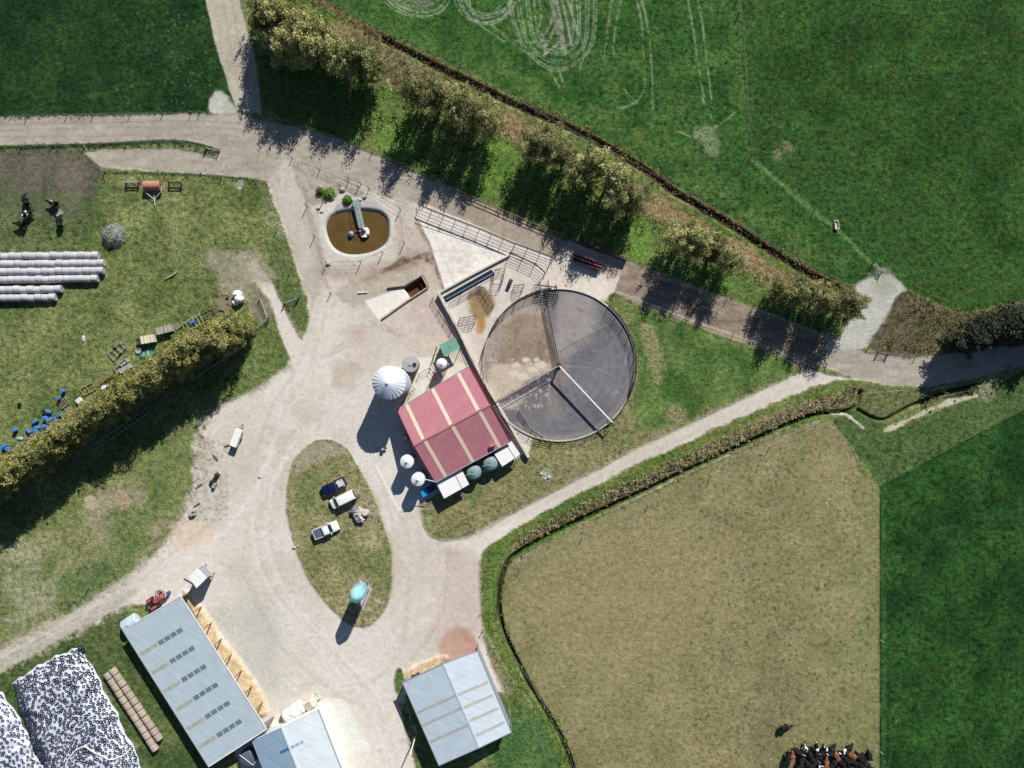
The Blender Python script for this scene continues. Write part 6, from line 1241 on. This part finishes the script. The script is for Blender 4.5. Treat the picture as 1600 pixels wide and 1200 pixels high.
# blue barrels along the shelterbelt
bb0 = None
BP = [(99, 611, 1), (93, 622, 0), (51, 661, 2), (24, 672, 1), (80, 645, 2), (71, 653, 0), (76, 656, 0), (80, 655, 0), (73, 661, 2), (70, 666, 0), (64, 668, 2), (58, 670, 2), (74, 667, 1), (78, 666, 1), (53, 675, 2), (47, 677, 2), (9, 696, 0), (13, 701, 1), (6, 699, 0), (93, 649, 1), (88, 654, 0)]
for i, (x, y, k) in enumerate(BP):
    if i == 0:
        t = thing('barrel', 'x', 'barrel'); part('body', MB().lathe([(.24, 0), (.3, .06), (.3, .3), (.315, .33), (.3, .36), (.3, .6), (.315, .63), (.3, .66), (.3, .84), (.24, .92)], n=20), MATS['barrel_blue'], t, smooth=True); part('lid', MB().lathe([(.25, .9), (.25, .94), (.05, .945)], n=20), MATS['barrel_blue'], t); bb0 = t
    else: t = copy_tree(bb0)
    p = P(x, y, .4); t.location = (p.x, p.y, .32 if k == 2 else .02); t.rotation_euler = (math.pi / 2 if k == 2 else 0, 0, i * 1.1); t.scale = (1.1, 1.1, 1.1)
    single = {0: 'blue barrel farthest up the grass, beside the second hurdle', 1: 'small blue barrel just below the farthest one', 2: 'blue barrel lying apart to the left of the barrel heap', 3: 'lone upright blue barrel on the grass between heap and left edge'}
    t['label'] = single.get(i, 'blue plastic barrel in the heap beside the shelterbelt' if 4 <= i <= 15 or i > 18 else 'blue barrel in the cluster of three at the far left edge')
    t['group'] = 'blue barrels by the shelterbelt' if i > 3 else 'single blue barrels by the shelterbelt'
p = P(32, 685); solo('tarp', MB().blob((0, 0, .1), (.65, .35, .16), 14, 6, seed=3, rough=.15), mat('pale_teal', C(150, 190, 190), .6), 'pale teal crumpled tarp between the lone barrel and the hedge', 'tarp', loc=None).location = (p.x, p.y, 0)
p = P(32, 632); solo('bucket', MB().lathe([(.2, 0), (.3, .5), (.27, .5), (.18, .06)], n=18), m_rubber, 'black bucket alone on the grass above the barrels', 'bucket', loc=None).location = (p.x, p.y, 0); p = P(70, 643); solo('bucket', MB().lathe([(.2, 0), (.3, .5), (.27, .5), (.18, .06)], n=18), m_dsteel, 'dark bucket just above the barrel heap', 'bucket', loc=None).location = (p.x, p.y, 0)
# roller and harrows near the lane
p = P(238.5, 291, .8); t = thing('land_roller', 'rust coloured land roller with a pale A frame drawbar on the grass', 'roller', (p.x, p.y, 0)); m_rr = mat('roller_rust', C(184, 130, 108), .8, var=.2, scale=3)
part('drum', MB().tube([(-1.45, .1, .85), (1.45, .1, .85)], .85, 32), m_rr, t, smooth=True)
fr = MB(); fr.tube([(1.55, .1, .85), (1.55, -.9, .8), (.15, -2.3, .5)], .07, 6); fr.tube([(-1.55, .1, .85), (-1.55, -.9, .8), (.15, -2.3, .5)], .07, 6); part('frame', fr, mat('pale_steel', C(200, 200, 196), .5), t); part('drawbar', MB().tube([(.15, -1.6, .6), (.2, -3.3, .4)], .08, 6), mat('pale_steel', C(200, 200, 196), .5), t); part('axle_plate', MB().tube([(1.47, .1, .85), (1.52, .1, .85)], .3, 16), m_dsteel, t)
for x, y, lab, s in ((208, 290, 'dark harrow with grey top bar left of the land roller', 0), (275, 291, 'low black harrow rack right of the land roller', 1)):
    p = P(x, y); t = thing('harrow', lab, 'harrow', (p.x, p.y, 0)); part('beam', MB().box((0, .45, .75), (2.2, .22, .12)), m_galv if s == 0 else m_rubber, t); tn = MB()
    for k in range(7): tn.bar((-1.0 + k * .33, .4, .7), (-1.0 + k * .33, -.5, .1), .06)
    part('tine', tn, m_dsteel, t); part('beam', MB().box((0, -.5, .35), (2.1, .15, .12)), m_rubber, t)
    for x_ in (-1.1, 1.1): part('leg', MB().box((x_, 0, .35), (.1, .9, .7)), m_dsteel, t)
# junk on the western gravel
for i, (x, y, rz, lab) in enumerate(((339, 744, .9, 'black scrap engine part on the gravel west of the yard'), (334, 752, .4, 'second black scrap piece touching the engine part'), (336, 758, 1.1, 'pale grey scrap box below the black engine part'), (302, 803, .3, 'pale broken trough at the lower end of the western gravel'))):
    p = P(x, y); t = thing('scrap', lab, 'scrap', (p.x, p.y, 0), rz); mm = m_rubber if i < 2 else m_gtank; part('body', MB().box((0, 0, .4), (1.2, .7, .7), taper=.7), mm, t); part('bracket', MB().bar((-.8, 0, .3), (.9, .3, .5), .12).box((.3, .3, .7), (.3, .3, .3), rz=.5), m_dsteel, t)
for x, y, rz, lab in ((312, 759, ang(306, 763, 318, 755), 'dark plank on the western gravel, upper one'), (308, 789, ang(304, 792, 312, 787), 'short brown plank near the broken trough'), (337, 715, ang(333, 710, 343, 722), 'dark log above the black scrap'), (357, 696, .2, 'thin steel rod beside the white trailer')): p = P(x, y); solo('plank', MB().bar((-.7, 0, .12), (.7, 0, .12), .16, .14).box((0, .12, .1), (.9, .08, .08)), m_bark, lab, 'plank', loc=None, rz=rz).location = (p.x, p.y, 0)
for i, (x, y, s) in enumerate(((497, 325, .35), (503, 331, .28), (520, 310, .4), (536, 296, .55), (514, 412, .45), (560, 312, .3), (570, 308, .4), (845, 740, .3), (858, 746, .35), (851, 748, .25), (460, 855, .35), (465, 853, .25), (406, 745, .3))):
    p = P(x, y); solo('rock', MB().blob((0, 0, s * .3), (s, s * .8, s * .7), 9, 6, seed=i + 30, rough=.25), m_rock, 'pale rock lying beside the pond bank' if i < 7 else ('pale rock on the grass circle below the round yard' if i < 10 else 'small pale rock at the edge of the gravel'), 'rock', loc=None, group='loose rocks' + (' at the pond' if i < 7 else (' below the round yard' if i < 10 else ' at the gravel edge'))).location = (p.x, p.y, 0)
p = P(270, 430); solo('log', MB().tube([(-1.3, -.75, .15), (-.3, -.2, .18), (.5, .3, .16), (1.1, .8, .14)], [.1, .16, .15, .08], 8), mat('bleached_wood', C(176, 174, 146), .9), 'bleached fallen branch lying on the western grass', 'branch', loc=None).location = (p.x, p.y, 0)
p = P(131, 530); solo('rock', MB().blob((0, 0, .1), (.35, .7, .25), 9, 6, seed=77, rough=.2), m_rock, 'long pale stone alone in the western grass', 'rock', loc=None).location = (p.x, p.y, 0)
p = P(576, 300); solo('chair_frame', MB().bar((0, 0, .4), (.6, .2, .4), .05), m_galv, 'small steel bracket beside the pond posts', 'bracket', loc=None).location = (p.x, p.y, 0)
p = P(641, 457); solo('plank', MB().bar((-.9, -.05, .2), (.9, .05, .2), .14), m_white, 'thin white plank beside the sand trap ramp', 'plank', loc=None).location = tuple(P(567, 457))
p = P(1306, 352); solo('trough', MB().ringloft([rrect(.7, 1.6, .2, 0), rrect(.75, 1.7, .25, .5), rrect(.6, 1.5, .2, .5), rrect(.55, 1.4, .2, .15)]), m_conc, 'pale concrete water trough on the fence line of the upper fields', 'trough', loc=None, rz=.1).location = (p.x, p.y, 0)
# wheels line / ladder in the hedge shade
t = frame('long ladder like irrigation boom lying in the shade of the shelterbelt', 190, 671, ang(145, 702, 232, 642), 12, .9, .5, m=m_galv, cross=14, name='irrigation_boom', cat='boom')
pp = [P(300, 595), P(340, 568), P(382, 540)]; solo('pipe', MB().tube([(q_.x, q_.y, .5) for q_ in pp], .07, 6), m_galv, 'long pale pipe beside the shade edge at the end of the shelterbelt', 'pipe')
p = P(260, 615); solo('box', MB().box((0, 0, .4), (.9, .9, .8), taper=.9).box((0, 0, .84), (1.0, 1.0, .08)), mat('olive_box', C(120, 126, 104), .8), 'small olive box standing in the shade under the shelterbelt', 'box', loc=None, rz=.5).location = (p.x, p.y, 0)
# ---- fences
def wirefence(label, pts, posts, h=1.15, wires=3, group=None, tall=.0, pr=.07, m=m_post):
    pp = [P(x, y) for x, y in pts]; t = thing('wire_fence', label, 'fence', (pp[0].x, pp[0].y, 0), group=group)
    wm = MB()
    for k in range(wires): z = h * (k + 1) / (wires + .3); wm.tube([(p.x, p.y, z) for p in pp], .012, 4)
    part('wire', wm, m_wire, t, world=True)
    if isinstance(posts, (int, float)):
        L = [0]
        for a, b_ in zip(pp[:-1], pp[1:]): L.append(L[-1] + (b_ - a).length)
        n = max(1, int(L[-1] / posts)); res = []
        for k in range(n + 1):
            s = L[-1] * k / n; i = 0
            while i < len(L) - 2 and L[i + 1] < s: i += 1
            res.append(lerpv(pp[i], pp[i + 1], (s - L[i]) / max(1e-6, L[i + 1] - L[i])))
    else: res = [P(x, y) for x, y in posts]
    for q_ in res: part('post', MB().tube([(q_.x, q_.y, -.2), (q_.x + random.uniform(-.04, .04), q_.y + random.uniform(-.04, .04), h + .1)], pr, 7), m, t, world=True)
    return t
wirefence('wire fence along the north side of the west road', [(-60, 187), (0, 184), (170, 180), (328, 177)], [(-30, 186), (43, 182), (105, 180), (147, 179), (205, 178), (255, 177), (299, 176), (313, 176)])
wirefence('wire fence in the long grass between west road and lane', [(-60, 233), (0, 231), (130, 227), (275, 222), (342, 236)], [(-20, 232), (34, 230), (92, 229), (133, 227), (198, 225), (277, 222), (324, 233)])
wirefence('pale wire running down across the muddy patch', [(133, 228), (165, 269)], [(133, 228), (164, 269)]); wirefence('wire fence below the dirt lane above the land roller', [(165, 269), (260, 271), (347, 276), (402, 281)], [(165, 269), (259, 272), (347, 277), (402, 281)])
wirefence('wire fence from lane to track down the west side of the yard road', [(402, 281), (433, 358), (454, 425), (466, 466)], [(433, 358), (454, 425), (466, 466)]); wirefence('wire fence above the white bale rows', [(-20, 385), (134, 387)], [(134, 387), (60, 386)])
wirefence('tall post safety fence around the brown pond', [(500, 298), (480, 322), (491, 370), (511, 411), (564, 410), (598, 395), (632, 379), (626, 328), (577, 295), (564, 288), (546, 281), (531, 292), (500, 298)], [(480, 322), (492, 369), (511, 411), (564, 410), (598, 395), (632, 379), (626, 328), (577, 295), (564, 288), (546, 281), (532, 291), (505, 315)], h=1.75)
wirefence('wire fence between gravel road and pond patch', [(455, 247), (510, 270), (560, 294), (640, 322)], [(457, 247), (500, 266), (560, 292)]); wirefence('wire fence crossing the gravel near the sand trap', [(517, 458), (518, 459)], [(517, 458)], h=1.3)
wirefence('wire fence dividing the two upper fields', [(1150, -60), (1152, 0), (1160, 30), (1166, 140), (1173, 245), (1270, 330), (1362, 412)], [(1151, 3), (1155, 22), (1165, 141), (1173, 245), (1180, 249), (1271, 330), (1363, 412), (1373, 424)])
t = wirefence('wire fence on the north edge of the poplar strip behind the ditch', [(560, 30), (700, 92), (860, 188), (1000, 262), (1120, 330), (1240, 402), (1330, 448)], 18)
pipefence('long dark timber rail along the upper side of the race', [(655, 270), (700, 292), (800, 336), (884, 371)], 1.0, 2, m=m_post, r=.06); wirefence('wire fence on the poplar side of the brown race', [(978, 408), (1050, 436), (1130, 466), (1200, 492), (1300, 528), (1310, 526), (1345, 470)], 9)
wirefence('wire fence on the lower side of the brown race', [(960, 458), (1015, 476), (1090, 503), (1200, 541), (1280, 570)], [(960, 458), (1014, 475), (1092, 504), (1145, 522), (1206, 543), (1240, 556), (1280, 570)]); wirefence('wire fence along the farm track verge near the poplars start', [(430, 186), (520, 214), (590, 242), (655, 270)], 9)
wirefence('wire fence around the scrub triangle', [(1358, 540), (1385, 508), (1418, 455)], [(1358, 540), (1385, 508), (1418, 455)]); wirefence('wire fence on the road side of the scrub triangle', [(1358, 540), (1385, 552), (1430, 557), (1500, 552)], [(1358, 540), (1372, 551), (1386, 552), (1430, 557), (1500, 552)])
wirefence('electric fence between the brown paddock and the dark field', [(1375, 758), (1376, 1000), (1375, 1320)], [(1372, 757), (1375, 1174), (1376, 1000)], wires=1, pr=.04, m=m_white); wirefence('electric fence above the dark field', [(1375, 757), (1530, 672), (1700, 585)], [(1536, 669), (1700, 585)], wires=1, pr=.04, m=m_white)
wirefence('wire fence along the top of the brown paddock', [(1316, 652), (1307, 653), (1202, 699), (1110, 744), (1012, 790), (909, 840), (812, 889), (785, 905)], [(1307, 653), (1202, 699), (1110, 744), (1012, 790), (909, 840), (812, 889)])
wirefence('wire fence down the west side of the brown paddock', [(785, 905), (778, 960), (792, 1004), (815, 1042), (850, 1100), (888, 1170), (905, 1230)], [(778, 960), (815, 1042), (850, 1103), (888, 1172)])
wirefence('wire fence between the gravel and the lower ditch', [(754, 985), (775, 1020), (800, 1062), (822, 1115), (845, 1160), (860, 1210)], [(754, 985), (766, 1012), (800, 1058), (822, 1125), (835, 1140), (858, 1196)])
wirefence('wire fence beside the grass corner at the east gate', [(1345, 615), (1405, 610), (1460, 622), (1530, 605), (1600, 566)], [(1405, 612), (1462, 606), (1470, 612), (1530, 605), (1574, 572), (1598, 563)])
wirefence('loose fence posts on the lawn west of the yard', [(126, 886), (139, 918)], [(126, 886), (139, 918)], wires=2)
def gate(label, x0, y0, x1, y1, h=1.15):
    a, b_ = P(x0, y0), P(x1, y1); t = thing('farm_gate', label, 'gate', (a.x, a.y, 0)); mm = MB()
    for z in (.25, .5, .75, 1.0, h): mm.tube([(a.x, a.y, z), (b_.x, b_.y, z)], .025, 6)
    for f in (0, 1): q_ = lerpv(a, b_, f); mm.tube([(q_.x, q_.y, .2), (q_.x, q_.y, h)], .03, 6)
    mm.tube([(a.x, a.y, .25), (b_.x, b_.y, h)], .025, 6); part('panel', mm, m_galv, t, world=True)
    for q_ in (a + (a - b_).normalized() * .15, b_ + (b_ - a).normalized() * .15): part('post', MB().tube([(q_.x, q_.y, -.2), (q_.x, q_.y, h + .2)], .09, 8), m_post, t, world=True)
gate('steel gate at the end of the left lane grass', 324, 233, 342, 237); gate('steel gate on the grass wedge beside the white track', 446, 474, 467, 466); gate('steel gate at the end of the shelterbelt beside the white track', 408, 465, 420, 498); gate('steel gate meeting the fence below the shelterbelt end', 402, 513, 420, 498)
gate('steel gate at the corner of the scrub triangle by the road', 1372, 551, 1386, 553); gate('steel gate beside the east gateway of the upper field', 1364, 412, 1375, 426); gate('steel gate in the shade at the road on the right edge', 1574, 572, 1598, 563); gate('steel gate beside the ditch in the grass corner', 1455, 609, 1470, 604)
